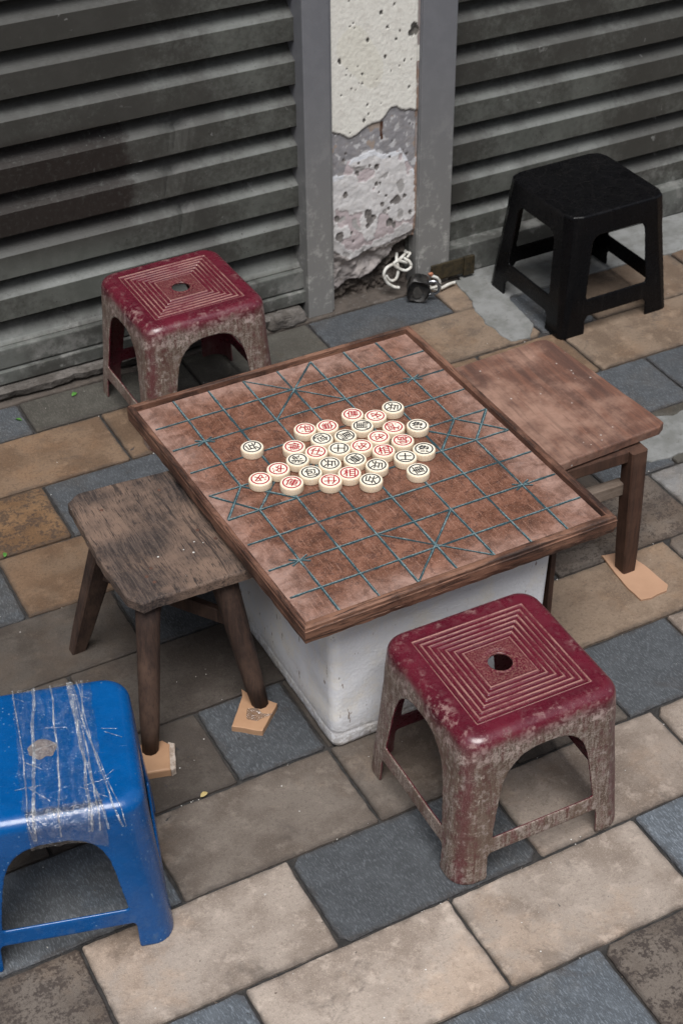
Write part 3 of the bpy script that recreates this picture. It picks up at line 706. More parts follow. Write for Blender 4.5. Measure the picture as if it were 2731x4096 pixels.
# plaster pillar: height field with pits and a crumbled foot
def pil():
    x0, x1 = 1.302, 1.4975; nx, nz = 110, 330; ztop = .80
    pits = []
    Rr = random.Random(5)
    def wall_pt(px_, py_): # px of photo region (2.24 zoom) to x,z on the pillar face
        p = W(px_, py_-1568, 2.545); return p.x, p.z
    for (a, b, r) in [(838,112,18),(957,38,12),(548,12,7),(1135,240,40),(1110,290,34),(1150,270,36),(895,243,14),(1006,275,9),(972,352,12),(718,358,18),(559,238,10),(590,210,7),(600,255,4),(463,545,16),(470,565,13),(873,507,13),(1048,537,11),(1002,592,8),(628,598,6),(528,617,9),(668,663,10),(567,680,8),(524,672,5),(803,708,6),(670,750,10),(637,745,5),(572,797,10),(612,804,6),(1086,777,13),(482,860,8),(716,940,13),(836,927,6),(725,1022,10),(685,1082,18),(563,1190,6),(925,635,6),(1110,530,7),(640,1470,14),(800,1500,26),(740,1490,14),(525,1385,12),(918,1410,11),(1070,1385,14),(505,1445,16),(630,1560,22),(1045,1350,8),(945,1270,8),(1103,1113,10)]:
        u, w = wall_pt(a, b); pits.append((u, w, r/2.24*.00047))
    for (a, b, r) in [(520,185,28),(800,85,20),(830,78,14),(885,190,14),(980,225,42),(940,245,25),(1050,190,20),(820,160,9),(850,265,22),(908,305,15),(1100,335,22),(725,350,42),(745,400,45),(720,460,22),(780,380,22),(920,430,40),(450,400,30),(470,560,45),(578,525,14),(595,600,12),(960,450,26)]:
        u, w = wall_pt(a, b+1568); pits.append((u, w, r/2.24*.00047))
    def table(L, off):
        T = sorted((W(a, b+off, 2.545).x, W(a, b+off, 2.545).z) for a, b in L)
        def f(x):
            if x <= T[0][0]: return T[0][1]
            for (xa, za), (xb, zb) in zip(T[:-1], T[1:]):
                if x <= xb: return za+(zb-za)*(x-xa)/max(xb-xa, 1e-6)
            return T[-1][1]
        return f
    f_paint = table([(405, 1180), (480, 1200), (545, 1235), (600, 1220), (690, 1150), (780, 1110), (830, 1095), (870, 1050), (920, 975), (970, 955), (1010, 985), (1060, 990), (1100, 975), (1190, 985)], -1568)
    f_peel = table([(405, 1600), (500, 1560), (540, 1440), (600, 1415), (700, 1385), (780, 1350), (860, 1385), (960, 1360), (1010, 1330), (1060, 1400), (1120, 1500), (1180, 1600)], -1568)
    f_core = table([(420, 700), (560, 760), (640, 750), (760, 670), (850, 640), (950, 600), (1060, 560), (1130, 500)], 0)
    f_cav = table([(430, 1100), (500, 1060), (560, 990), (600, 965), (700, 960), (780, 900), (860, 830), (940, 760), (1000, 660), (1080, 590), (1130, 565)], 0)
    _a, _b = W(845, 1090-1568, 2.545), W(850, 1250-1568, 2.545); RX, RZ1, RZ0 = _a.x, _a.z, _b.z
    V = []; Fc = []; C = []
    for j in range(nz+1):
        z = ztop*j/nz if j else 0
        for i in range(nx+1):
            x = x0 + (x1-x0)*i/nx
            u = (x-x0)/(x1-x0)
            p = Vector((x, 0, z))
            n1 = noise.fractal(p*16, 1., 2., 5); n2 = noise.fractal(p*60, 1., 2., 4); n3 = noise.noise(p*7); n4 = noise.fractal(p*150, .8, 2., 3)
            # paint edge (upper white plaster) : rises to the right
            zp = f_paint(x) + .003*n1; zw = f_peel(x) + .008*n1
            zc = f_core(x) + .006*n1; zv = f_cav(x) + .004*n1
            y = 2.545; col = None
            if z > zp:
                col = (.72, .71, .655) if n3 < .25 else (.69, .675, .60)
                if z < zp+.004: col = (.5, .49, .46)
            elif z > zw:
                g = .26 + .045*n2 + .04*n1; col = (g, g*.98, g*1.03); y += .0025 + .0005*n2
                if n2 > .33: col = (.47, .47, .48)
                if n1 > .42: col = (.33, .27, .23)
                if z > zp-.0015: col = (.17, .16, .155)
            elif z > zc:
                g = .60 + .08*n2 - .10*max(0, n1); col = (g, g*.985, g*.985); y += .0015 + .0007*n2 + .004*sstep(.04, 0, z-zc)
                if z > zw-.010: col = (.66, .68, .72)
                if n1 < -.27: col = (.46+.06*n2, .40+.06*n2, .41+.06*n2); y += .0010
                if noise.noise(p*38+Vector((5, 0, 0))) > .47: col = (.36, .35, .345); y += .0006
            else:
                t = sstep(0, .03, zc-z)
                g = .36 + .12*n2 + .10*noise.noise(p*50); col = (g, g*.92, g*.89)
                y += .006 + .010*t + .010*abs(n1) + .0035*n2
                y += .02*sstep(.06, .0, z)
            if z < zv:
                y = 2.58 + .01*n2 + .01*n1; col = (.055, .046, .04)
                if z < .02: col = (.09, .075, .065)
            # rusty edges
            e = min(u, 1-u) + .02*n2
            if e < .03 and z < .50 and u > .5 and z > zv: col = (.27, .19, .15)
            if u > .965 and z > .3: y += .002; col = (.30, .26, .25) if n1 > 0 else col
            for (pu, pz, r) in pits:
                dx = x-pu; dz = z-pz
                if abs(dx) < r*1.5 and abs(dz) < r*1.7:
                    d = math.hypot(dx, dz*.85)/r + .22*noise.noise(Vector((x*220, z*220, pu*9)))
                    if d < 1: y += .0020*sstep(1, .6, d); col = (.085, .082, .075) if pz > .36 else (.15, .14, .135)
            # rust run
            if abs(x-RX-.0015*n2) < .0030 and RZ0 < z < RZ1: col = (.075, .035, .022)
            y += .0004*n4
            V.append((x, y, z)); C.append((clamp(col[0]), clamp(col[1]), clamp(col[2]), 1))
    w = nx+1
    for j in range(nz):
        for i in range(nx): Fc.append((j*w+i, j*w+i+1, (j+1)*w+i+1, (j+1)*w+i))
    o = from_data('plaster_pillar', V, Fc, PILLAR, None, True, recalc=False)
    at_ = o.data.attributes.new('pcol', 'FLOAT_COLOR', 'POINT'); at_.data.foreach_set('color', [c for q in C for c in q])
    tag(o, 'white plaster pillar, pitted and crumbling at its foot, between the two shutters', 'pillar')
    u_ = from_bm('upper_pillar', boxv(x0, x1, 2.5465, 2.60, .80, 2.3, 0), WHITEW, o)
    at_ = None
    bk = from_bm('pillar_core', boxv(x0-.004, x1+.012, 2.615, 2.66, .0, 2.3, 0), STONE, o)
pil()
wall = from_bm('building_wall', boxv(-6, 9, 2.70, 2.9, -.02, 7.), WHITEW); tag(wall, 'plain wall behind and above the shutters', 'wall')  # unseen; carried up and sideways to block light from behind
fas = from_bm('shop_front_beam', boxv(-4, 7, 2.50, 2.70, 2.3, 3.2), WHITEW); tag(fas, 'plain beam across the top of the shutters', 'beam')

# ------------------------------------------------------------------ latch, padlock, cables
hs = thing('latch_plate', 'tarnished brass latch plate with a slot at the foot of the right shutter', 'latch', (1.575, 2.53, 0))
from_bm('plate', boxv(-.048, .052, -.002, .004, .014, .052, .003), BRASS, hs)
from_bm('staple', boxv(.030, .056, -.006, .002, .010, .054, .002), BRASS, hs)
pl = thing('padlock', 'black padlock lying at the foot of the pillar beside white cable', 'padlock', (1.474, 2.492, .033), .5)
bm = bmesh.new(); bmesh.ops.create_cone(bm, cap_ends=True, segments=40, radius1=1, radius2=1, depth=1)
for v in bm.verts:
    a = math.atan2(v.co.y, v.co.x); x_, z_ = math.cos(a), math.sin(a)
    x_ = math.copysign(abs(x_)**.72, x_); z_ = math.copysign(abs(z_)**.72, z_)
    v.co = Vector((x_*.023, v.co.z*.024, z_*.030))
bmesh.ops.bevel(bm, geom=[e for e in bm.edges if len(e.link_faces) == 2 and any(len(f.verts) > 10 for f in e.link_faces)], offset=.0035, segments=3, affect='EDGES')
body = from_bm('body', bm, LOCK, pl, True)
bm = bmesh.new(); bmesh.ops.create_cone(bm, cap_ends=True, segments=32, radius1=1, radius2=1, depth=1)
for v in bm.verts: v.co = Vector((v.co.x*.010, v.co.z*.0012-.0124, v.co.y*.017))
o = from_bm('badge', bm, mat_simple('dull badge', (.06, .057, .052), (.09, .085, .078), 80, .5), body)
pl.rotation_euler = (math.radians(12), math.radians(10), math.radians(-30))
tube(catmull([(.012, .004, .015), (.030, .004, .022), (.042, .004, .012), (.042, .004, -.004), (.028, .004, -.014), (.014, .004, -.012)], 8), .0036, 'shackle', CHROME, pl)
CG_ = 'loose cables at the pillar foot'
cb = thing('electric_cable', 'tangled loop of white cable hanging out of the pillar foot', 'cable', (0, 0, 0), 0, CG_)
def cpath(L): return catmull([W(a, b, c) for a, b, c in L], 8)
tube(cpath([(1040, 640, 2.60), (1060, 690, 2.575), (1020, 740, 2.553), (960, 790, 2.545), (890, 830, 2.54), (862, 890, 2.538), (890, 960, 2.536), (945, 1000, 2.534), (1000, 1010, 2.53)]), .0035, 'loop', CABLE, cb)
tube(cpath([(980, 660, 2.60), (975, 760, 2.55), (992, 850, 2.54), (970, 930, 2.538), (920, 945, 2.54), (880, 900, 2.541)]), .0033, 'loop', CABLE, cb)
tube(cpath([(1030, 740, 2.56), (1085, 770, 2.545), (1105, 820, 2.54), (1060, 855, 2.538), (1000, 840, 2.539), (950, 800, 2.541), (990, 770, 2.545), (1075, 790, 2.55)]), .0033, 'loop', CABLE, cb)
tube(cpath([(1080, 640, 2.60), (1050, 690, 2.57), (1095, 700, 2.553), (1070, 740, 2.55)]), .003, 'loop', CABLE, cb)
cb2 = thing('electric_cable', 'short white cable end with bare copper tip beside the latch plate', 'cable', (0, 0, 0), 0, CG_)
tube(cpath([(1255, 985, 2.515), (1300, 1020, 2.505), (1370, 1015, 2.505), (1440, 980, 2.51), (1495, 962, 2.515)]), .0036, 'cable_jacket', CABLE, cb2)
tube(cpath([(1285, 905, 2.50), (1340, 925, 2.50), (1360, 970, 2.50), (1320, 1005, 2.503), (1230, 1020, 2.505)]), .0034, 'cable_jacket', CABLE, cb2)
tube(cpath([(1262, 890, 2.50), (1290, 885, 2.50), (1283, 905, 2.50)]), .0032, 'copper_tip', COPPER, cb2)

# ------------------------------------------------------------------ foam box
bx = thing('foam_box', 'large white styrofoam box carrying the game board', 'box', (0, 0, 0))
def foam():
    V = []; Fc = []; N = 26; cnt = {}
    def ring(z):
        t = z/.281; x0 = .7285-.004*t; x1 = 1.081+.009*t; y0 = 1.4405-.003*t; y1 = 1.90+.008*t; r = .016
        P = []
        for (cx, cy, a0) in ((x0+r, y0+r, PI), (x1-r, y0+r, 1.5*PI), (x1-r, y1-r, 0), (x0+r, y1-r, .5*PI)):
            for i in range(7): P.append((cx+r*math.cos(a0+PI/2*i/6), cy+r*math.sin(a0+PI/2*i/6)))
        Q = []
        for i in range(len(P)):
            a, b = P[i], P[(i+1) % len(P)]; L = math.hypot(b[0]-a[0], b[1]-a[1]); k = cnt.setdefault(i, max(1, int(L/.012)))
            for j in range(k): Q.append((a[0]+(b[0]-a[0])*j/k, a[1]+(b[1]-a[1])*j/k))
        return Q
    zs = [0, .004, .011, .022, .027, .029, .031, .036] + [.036+(.281-.036)*i/N for i in range(1, N+1)]
    for k, z in enumerate(zs):
        Q = ring(z); ins = .006 if k == 0 else (.0015 if k == 1 else 0.)
        lip = .0007 if .028 < z < .030 else 0
        Q = inset(Q, ins+lip)
        for (x, y) in Q:
            w = noise.fractal(Vector((x, y, z))*30, 1, 2, 3)*.0012
            V.append((x+w, y+w, z + (0 if k > 1 else 0)))
        n = len(Q)
    for k in range(len(zs)-1): Fc += [(k*n+i, k*n+(i+1) % n, (k+1)*n+(i+1) % n, (k+1)*n+i) for i in range(n)]
    Fc += [tuple(range(n))[::-1], tuple(range((len(zs)-1)*n, len(zs)*n))]
    return from_data('box_shell', V, Fc, FOAM, bx, True, recalc=False)
foam()
pn = from_bm('plywood_board', boxv(1.0945, 1.103, 1.450, 1.80, .002, .278, .001), W_RLEG)
tag(pn, 'thin brown board standing on edge against the right side of the foam box', 'board')

# ------------------------------------------------------------------ game board
bd = thing('game_board', 'brown wooden xiangqi board with teal grid lines on the foam box', 'game board', (0, 0, 0))
X0, X1, Y0, Y1 = .6577, 1.1540, 1.3900, 1.9785; ZS, ZT, ZB = .300, .3112, .2815
IX0, IX1, IY0, IY1 = .6667, 1.1452, 1.3965, 1.9715
from_data('panel', [(x, y, z) for z in (.2935, ZS) for (x, y) in ((.6660, 1.394), (1.151, 1.395), (1.150, 1.975), (.6545, 1.975))], [(0, 3, 2, 1), (4, 5, 6, 7), (0, 1, 5, 4), (1, 2, 6, 5), (2, 3, 7, 6), (3, 0, 4, 7)], BOARD, bd)
def rimbar(name, o0, o1, i0, i1, mat, seg=46, seed=0, low=.010):
    """rim strip mitred between outer points o0,o1 and inner points i0,i1; cross-section: inner wall, eased top, grooved outer side"""
    V = []; Fc = []
    prof = [(1., ZS-.004), (1., ZT-.0015), (.82, ZT), (.25, ZT+.0002), (.03, ZT-.0016), (-.0, ZT-.006), (-.10, ZT-.0072), (-.02, ZT-.0085), (-.04, ZT-.019), (.06, ZT-.0202), (.0, ZT-.0215), (.12, ZB+.001), (.35, ZB), (1.4, ZB+.0005)]
    for k in range(seg+1):
        t = k/seg
        o = Vector(o0).lerp(Vector(o1), t); i = Vector(i0).lerp(Vector(i1), t)
        for q, (s_, z) in enumerate(prof):
            p = o.lerp(i, s_); z2 = z
            w = noise.fractal(Vector((p.x*45, p.y*45, q*.7+seed)), 1, 2, 3)
            am = .0005 if q < 9 else .0016
            d = (o-i).normalized(); p = p + d*w*am
            if q >= 10: z2 += .0016*noise.noise(Vector((p.x*70, p.y*70, seed+4)))
            elif 2 <= q <= 4: z2 += .0004*w
            V.append((p.x, p.y, z2))
    n = len(prof)
    for k in range(seg):
        for j in range(n-1): Fc.append((k*n+j, k*n+j+1, (k+1)*n+j+1, (k+1)*n+j))
    Fc += [tuple(range(n)), tuple(range(seg*n, seg*n+n))[::-1]]
    return from_data(name, V, Fc, mat, bd, False)
OFL, OFR, OBR, OBL = (.6620, 1.3865), (1.1555, 1.3885), (1.1545, 1.9785), (.6500, 1.9790)
IFL, IFR, IBR, IBL = (.6695, 1.3990), (1.1445, 1.4000), (1.1440, 1.9715), (.6590, 1.9710)
rimbar('rim', OFL, OFR, IFL, IFR, W_RIMX, seed=1)
rimbar('rim', OFR, OBR, IFR, IBR, W_RIMY, seed=2)
rimbar('rim', OBR, OBL, IBR, IBL, W_RIMX, seed=3)
rimbar('rim', OBL, OFL, IBL, IFL, W_RIMY, seed=4)
# grid: 7 inner columns, 8 inner rows
K = 1.4/1.35
cx_ = [(.6975+.0583*i)*K if 0 < i < 6 else ((.6975 if i == 0 else 1.0475)*K) for i in range(7)]
ry_ = [(1.843-.0620*i)*K for i in range(8)]
LV = []; LF = []; LM = []; LM_N = []
def stroke(a, b, w=.0020, seed=0):
    dz = .000012*(len(LM_N)); LM_N.append(1)
    a = Vector((*a, 0)); b = Vector((*b, 0)); d = (b-a).normalized(); nn = Vector((-d.y, d.x, 0)); L = (b-a).length; k = max(2, int(L/.006))
    for lay, (w0, off, z, mi) in enumerate(((w, 0., ZS+.00025, 0), (w*.48, .25*w, ZS+.00095, 1))):
        s0 = len(LV)
        for j in range(k+1):
            p = a.lerp(b, j/k); q = Vector((p.x*90+seed, p.y*90, lay*5))
            ww = w0*(1+.45*noise.noise(q)+ (.5*noise.noise(q*3) if lay else 0)); c = p + nn*(off+.0005*noise.noise(q*.35+Vector((7, 0, 0))))
            if lay: ww *= sstep(-.55, .1, noise.noise(q*.22+Vector((2, 9, 0))))
            LV.append((*(c+nn*ww).xy, z+dz)); LV.append((*(c-nn*ww).xy, z+dz))
        for j in range(k): LF.append((s0+2*j, s0+2*j+1, s0+2*j+3, s0+2*j+2)); LM.append(mi)
yb, yt, xl, xr = 1.408, 1.9705, .6715, 1.1445
for i, x in enumerate(cx_):
    xa, xb = x+.0015*(i-3)*.0, x
    if i in (0, 6):
        stroke((x, yt), (x, ry_[3]), seed=i); stroke((x, ry_[4]), (x, yb), seed=i+20)
    else: stroke((x, yt), (x, yb), seed=i)
XL = lambda y: .6662 + (1.9715-y)/.565*.0095
for i, y in enumerate(ry_): stroke((XL(y)+.002, y), (xr-.001, y), seed=40+i)
stroke((cx_[2], yt), (cx_[4], ry_[1]), .0015, 71); stroke((cx_[4], yt), (cx_[2], ry_[1]), .0018, 72)
stroke((cx_[2], ry_[6]), (cx_[4], yb), .0015, 73); stroke((cx_[4], ry_[6]), (cx_[2], yb), .0018, 74)
for (xa, xb, s_) in ((xl+.002, cx_[0], 1), (cx_[0], cx_[1], 2), (cx_[5], cx_[6], 3), (cx_[6], xr, 4)):
    stroke((xa, ry_[3]), (xb, ry_[4]), .0019, 80+s_); stroke((xb, ry_[3]), (xa, ry_[4]), .0021, 90+s_)
for (x, y) in ((cx_[0], ry_[1]), (cx_[6], ry_[1]), (cx_[0], ry_[6]), (cx_[6], ry_[6])):
    for a in (28, -34, 88):
        dx, dy = .016*math.cos(math.radians(a)), .014*math.sin(math.radians(a)); stroke((x-dx, y-dy), (x+dx, y+dy), .0015, a)
    
lo = from_data('grid_lines', LV, LF, [TEAL_D, TEAL_L], bd, False, recalc=False)
lo.data.polygons.foreach_set('material_index', LM)
for p in lo.data.polygons:
    pass

# ------------------------------------------------------------------ game pieces
ZP = ZS + .0003; RP = .01745; HP = .0125
def piece_mesh():
    prof = [(0, 0), (.92, 0), (.985, .06), (1., .14), (1., .84), (.985, .93), (.945, .985), (.90, 1.), (0, 1.)]
    V = []; Fc = []; S = 40
    for (r, z) in prof[1:-1]: V += [(RP*r*math.cos(2*PI*i/S), RP*r*math.sin(2*PI*i/S), HP*z) for i in range(S)]
    n = len(prof)-2
    for k in range(n-1): Fc += [(k*S+i, k*S+(i+1) % S, (k+1)*S+(i+1) % S, (k+1)*S+i) for i in range(S)]
    Fc += [tuple(range(S))[::-1], tuple(range((n-1)*S, n*S))]
    me = bpy.data.meshes.new('piece_disc'); me.from_pydata(V, [], Fc); me.update(); me.materials.append(CREAM); me.materials.append(FACE)
    me.polygons[len(me.polygons)-1].material_index = 1
    for p in me.polygons: p.use_smooth = len(p.vertices) == 4
    return me
PM = piece_mesh()
def ring_mesh(mat):
    S = 48; V = []; Fc = []
    for r in (.675*RP, .80*RP):
        for z in (0, .0003): V += [(r*math.cos(2*PI*i/S), r*math.sin(2*PI*i/S), HP+z-.0001) for i in range(S)]
    for i in range(S):
        j = (i+1) % S; Fc += [(S+i, S+j, 3*S+j, 3*S+i), (i, S+i, S+j, j), (2*S+j, 3*S+j, 3*S+i, 2*S+i)]
    me = bpy.data.meshes.new('ring'); me.from_pydata(V, [], Fc); me.update(); me.materials.append(mat); return me
RM = {'r': ring_mesh(INK_R), 'k': ring_mesh(INK_K)}
_glyph = {}
def glyph_mesh(ch, mat):
    if ch in _glyph: return _glyph[ch]
    c = bpy.data.curves.new('glyph', 'FONT'); c.body = ch; c.offset = .012; c.fill_mode = 'FRONT'
    o = link(bpy.data.objects.new('glyph', c)); bpy.context.view_layer.update()
    me = bpy.data.meshes.new_from_object(o.evaluated_get(bpy.context.evaluated_depsgraph_get()))
    bpy.data.objects.remove(o)
    xs = [v.co.x for v in me.vertices]; ys = [v.co.y for v in me.vertices]
    cx, cy = (min(xs)+max(xs))/2, (min(ys)+max(ys))/2; sz = max(max(xs)-min(xs), max(ys)-min(ys)); k = RP*1.06/sz
    for v in me.vertices:
        x, y = (v.co.x-cx)*k, (v.co.y-cy)*k
        # hand-cut wobble
        w = noise.noise_vector(Vector((x*500, y*500, ord(ch[0]) % 17)))*.00035
        v.co = (x+w.x, y+w.y, HP+.00035)
    me.materials.clear(); me.materials.append(mat); _glyph[ch] = me
    return me
def board_pt(px_, py_, z):  # close-up photo coordinates (x1.7043 from 900,1520)
    X = 900+px_/1.7043; Yy = 1520+py_/1.7043
    d = FWD*FPX + RGT*(X-1365.5) + UPV*(2048-Yy); t = (z-HC)/d.z
    return Vector((0, 0, HC)) + d*t
pieces = [
 ('兵','k',185,455,195,'alone at the far left, apart from the others'),
 ('兵','k',1143,183,-5,'at the far end, nearest the back rim'),
 ('兵','k',715,567,0,'in the middle of the cluster, below the 士'),
 ('兵','k',1035,578,-5,'left of the 士 near the right side'),
 ('兵','k',995,678,172,'at the front right of the front row'),
 ('卒','r',1025,243,245,'at the back, touching the far black 兵'),
 ('卒','r',1047,385,150,'left of the red 帥'),
 ('卒','r',930,447,160,'in the centre, right of the black 士'),
 ('卒','r',363,605,180,'second from the left in the front left arm'),
 ('卒','r',240,672,345,'at the front left tip of the cluster'),
 ('馬','k',935,310,180,'between two red pieces in the back row'),
 ('馬','k',820,378,20,'left of and below the other 馬'),
 ('傌','r',868,232,95,'at the back edge beside a red 卒'),
 ('傌','r',697,312,290,'at the back left, right of the red 炮'),
 ('炮','r',545,333,105,'at the back left corner of the cluster'),
 ('炮','r',1148,318,300,'at the back right, left of a black 象'),
 ('包','k',660,398,325,'at the back left, below the red 炮'),
 ('包','k',583,628,110,'in the front row between red pieces'),
 ('俥','r',470,452,5,'at the left edge above the black 將'),
 ('俥','r',455,698,60,'in the front row, chipped at its edge'),
 ('車','k',885,537,-30,'in the middle, with a chipped rim'),
 ('車','k',1315,612,15,'standing apart at the front right'),
 ('仕','r',622,487,65,'in the middle left, right of the red 俥'),
 ('仕','r',718,683,270,'at the front of the cluster beside 相'),
 ('士','k',778,465,180,'in the middle of the cluster, lying sideways'),
 ('士','k',1228,522,95,'at the right side, upright'),
 ('相','r',1080,478,108,'right of centre, left of the black 士'),
 ('相','r',848,632,92,'in the front row'),
 ('象','k',1312,307,95,'at the back right corner'),
 ('象','k',1355,468,95,'at the far right, in front of the other 象'),
 ('帥','r',1210,410,5,'near the right side, the only 帥'),
 ('將','k',495,540,180,'at the left, the only 將'),
]
for ch, c, px_, py_, ang, lab in pieces:
    zt = ZP+HP
    P = board_pt(px_, py_, zt); a = math.radians(ang)
    Q = board_pt(px_+20*math.cos(a), py_-20*math.sin(a), zt)
    rz = math.atan2(Q.y-P.y, Q.x-P.x) - PI/2
    r = thing('game_piece', 'cream piece marked with a %s %s, %s' % ('red' if c == 'r' else 'black', ch, lab), 'game piece', (P.x, P.y, ZP), rz, 'xiangqi pieces on the board')
    link(bpy.data.objects.new('disc', PM), r)
    link(bpy.data.objects.new('ring', RM[c]), r)
    link(bpy.data.objects.new('character', glyph_mesh(ch, INK_R if c == 'r' else INK_K)), r)

# ------------------------------------------------------------------ wooden stools
ls = thing('wooden_stool', 'old grey wooden stool with splayed legs left of the board', 'stool', (0, 0, 0))
pts = [(.497, 1.842), (.518, 1.857), (.58, 1.852), (.64, 1.848), (.712, 1.845), (.712, 1.574), (.66, 1.574), (.60, 1.576), (.53, 1.580), (.509, 1.576), (.495, 1.600), (.491, 1.67), (.4935, 1.75)]
# the seat stays clear of the foam box and the board rim
P = wobble_poly(pts, .006, .0014, 3, sc=70)
slab('seat', P, .2535, .270, .003, W_OLD, ls, bot=inset(P, -.0005))
limb('leg', (.474, 1.822, 0.0005), (.530, 1.765, .2535), (.0125, .010), (.021, .014), W_LEG, ls)
limb('leg', (.489, 1.556, .0155), (.527, 1.608, .2535), (.0140, .0140), (.0185, .0185), W_LEG, ls, seg=10)
limb('leg', (.671, 1.570, .0118), (.640, 1.612, .2535), (.0145, .0145), (.021, .021), W_LEG, ls, seg=10)
limb('leg', (.668, 1.850, 0.0005), (.640, 1.790, .2535), (.0125, .010), (.02, .014), W_LEG, ls)
limb('stretcher', (.512, 1.785, .175), (.652, 1.600, .163), (.013, .006), (.013, .006), W_LEG, ls)
limb('stretcher', (.516, 1.594, .190), (.650, 1.805, .190), (.013, .006), (.013, .006), W_LEG, ls)
NAIL = mat_simple('rusty nail head', (.06, .028, .018), (.10, .045, .03), 200, .7)
for (x, y) in ((.535, 1.80), (.628, 1.805), (.536, 1.628), (.541, 1.612), (.548, 1.642), (.640, 1.69), (.655, 1.66)):
    bm = bmesh.new(); bmesh.ops.create_cone(bm, cap_ends=True, segments=14, radius1=.0028, radius2=.0022, depth=.0008)
    for v in bm.verts: v.co += Vector((x, y, .2706))
    from_bm('nail', bm, NAIL, ls)
rs = thing('wooden_stool', 'square legged brown wooden stool right of the board', 'stool', (0, 0, 0))
pts = [(1.125, 1.600), (1.150, 1.580), (1.192, 1.573), (1.29, 1.578), (1.380, 1.582), (1.3925, 1.590), (1.393, 1.600), (1.3725, 1.872), (1.366, 1.884), (1.352, 1.888), (1.125, 1.878)]
P = wobble_poly(pts, .008, .0009, 6, sc=50)
slab('seat', P, .257, .272, .0025, W_RED, rs)
for (x, y, dx) in ((1.3405, 1.575, -.010), (1.335, 1.862, -.008), (1.145, 1.595, .014), (1.142, 1.865, .016)):
    limb('leg', (x, y, .0045 if (x > 1.338) else .0005), (x+dx, y+.001, .252), (.0135, .0145), (.0150, .0150), W_RLEG, rs)
limb('apron', (1.165, 1.582, .241), (1.318, 1.578, .241), (.011, .006), (.011, .006), W_RLEG, rs)
limb('apron', (1.165, 1.862, .241), (1.318, 1.862, .241), (.011, .006), (.011, .006), W_RLEG, rs)
limb('apron', (1.328, 1.59, .241), (1.328, 1.85, .241), (.011, .006), (.011, .006), W_RLEG, rs)
limb('stretcher', (1.165, 1.592, .172), (1.322, 1.588, .172), (.0125, .009), (.0125, .009), W_GREY, rs)
limb('stretcher', (1.165, 1.865, .172), (1.322, 1.865, .172), (.0125, .009), (.0125, .009), W_GREY, rs)

# cardboard and board scraps under the feet
c1 = slab('cardboard', wobble_poly([(1.325, 1.621), (1.316, 1.545), (1.3165, 1.498), (1.335, 1.494), (1.366, 1.497), (1.377, 1.507), (1.374, 1.56), (1.366, 1.612)], .006, .0012, 2), .0008, .0046, .0007, CARD)
tag(c1, 'torn piece of brown cardboard under the leg of the right wooden stool', 'cardboard')
c2 = thing('wood_scrap', 'square pale wood scrap with torn plastic under the stool leg nearest the foam box', 'scrap', (0, 0, 0), 0, 'scraps under the left stool legs')
P = [(.6594, 1.6101), (.655, 1.597), (.6137, 1.5463), (.6490, 1.5165), (.6934, 1.557), (.6829, 1.5735), (.668, 1.590)]
slab('board_piece', wobble_poly(P, .006, .0012, 5), .001, .0115, .001, CARDW, c2)
slab('torn_plastic', wobble_poly([(.648, 1.568), (.640, 1.549), (.652, 1.5375), (.678, 1.5395), (.664, 1.548), (.661, 1.562)], .004, .002, 6), .0117, .0126, .0003, FILM, c2)
c3 = thing('wood_scrap', 'rectangular pale wood scrap under the front left leg of the grey stool', 'scrap', (0, 0, 0), 0, 'scraps under the left stool legs')
slab('board_piece', wobble_poly([(.452, 1.535), (.4595, 1.518), (.5003, 1.5066), (.5190, 1.5535), (.512, 1.566), (.4709, 1.5753)], .006, .0008, 5), .001, .0145, .0025, CARDW, c3)
slab('torn_edge', wobble_poly([(.5006, 1.5070), (.5065, 1.5075), (.525, 1.552), (.5180, 1.5600)], .004, .002, 9), .001, .0135, .001, TORN, c3)
# leaves
def leaf(x, y, s_, a, mat, label, z=.002):
    V = []; Fc = []; P = [(-1, 0), (-.5, .42), (.1, .5), (.6, .3), (1, 0), (.55, -.33), (0, -.45), (-.55, -.36)]
    V = [(p[0]*s_, p[1]*s_, .0016*math.cos(p[0]*2)+.0012*p[1]) for p in P] + [(p[0]*s_, p[1]*s_, .0016*math.cos(p[0]*2)+.0012*p[1]+.0005) for p in P]
    n = 8; Fc = [tuple(range(n))[::-1], tuple(range(n, 2*n))] + [(i, (i+1) % n, n+(i+1) % n, n+i) for i in range(n)]
    o = from_data('leaf', V, Fc, mat); o.location = (x, y, z); o.rotation_euler = (.15, .1, a)
    return tag(o, label, 'leaf', None)
leaf(.7195, 2.502, .008, .6, LEAFM, 'small green leaf on the pavement beside the back red stool', .004)
leaf(.598, 2.474, .008, 2.2, LEAFM, 'small green leaf on the dark slate paver at the left edge')
leaf(.448, 2.100, .007, 1.2, LEAFM, 'small green leaf in the joint below the orange brown paver')
leaf(.560, 1.940, .007, .3, LEAFM, 'small green leaf in the joint left of the grey wooden stool')
leaf(.5265, 1.451, .007, .3, LEAFY, 'small yellow leaf in the joint right of the blue stool')

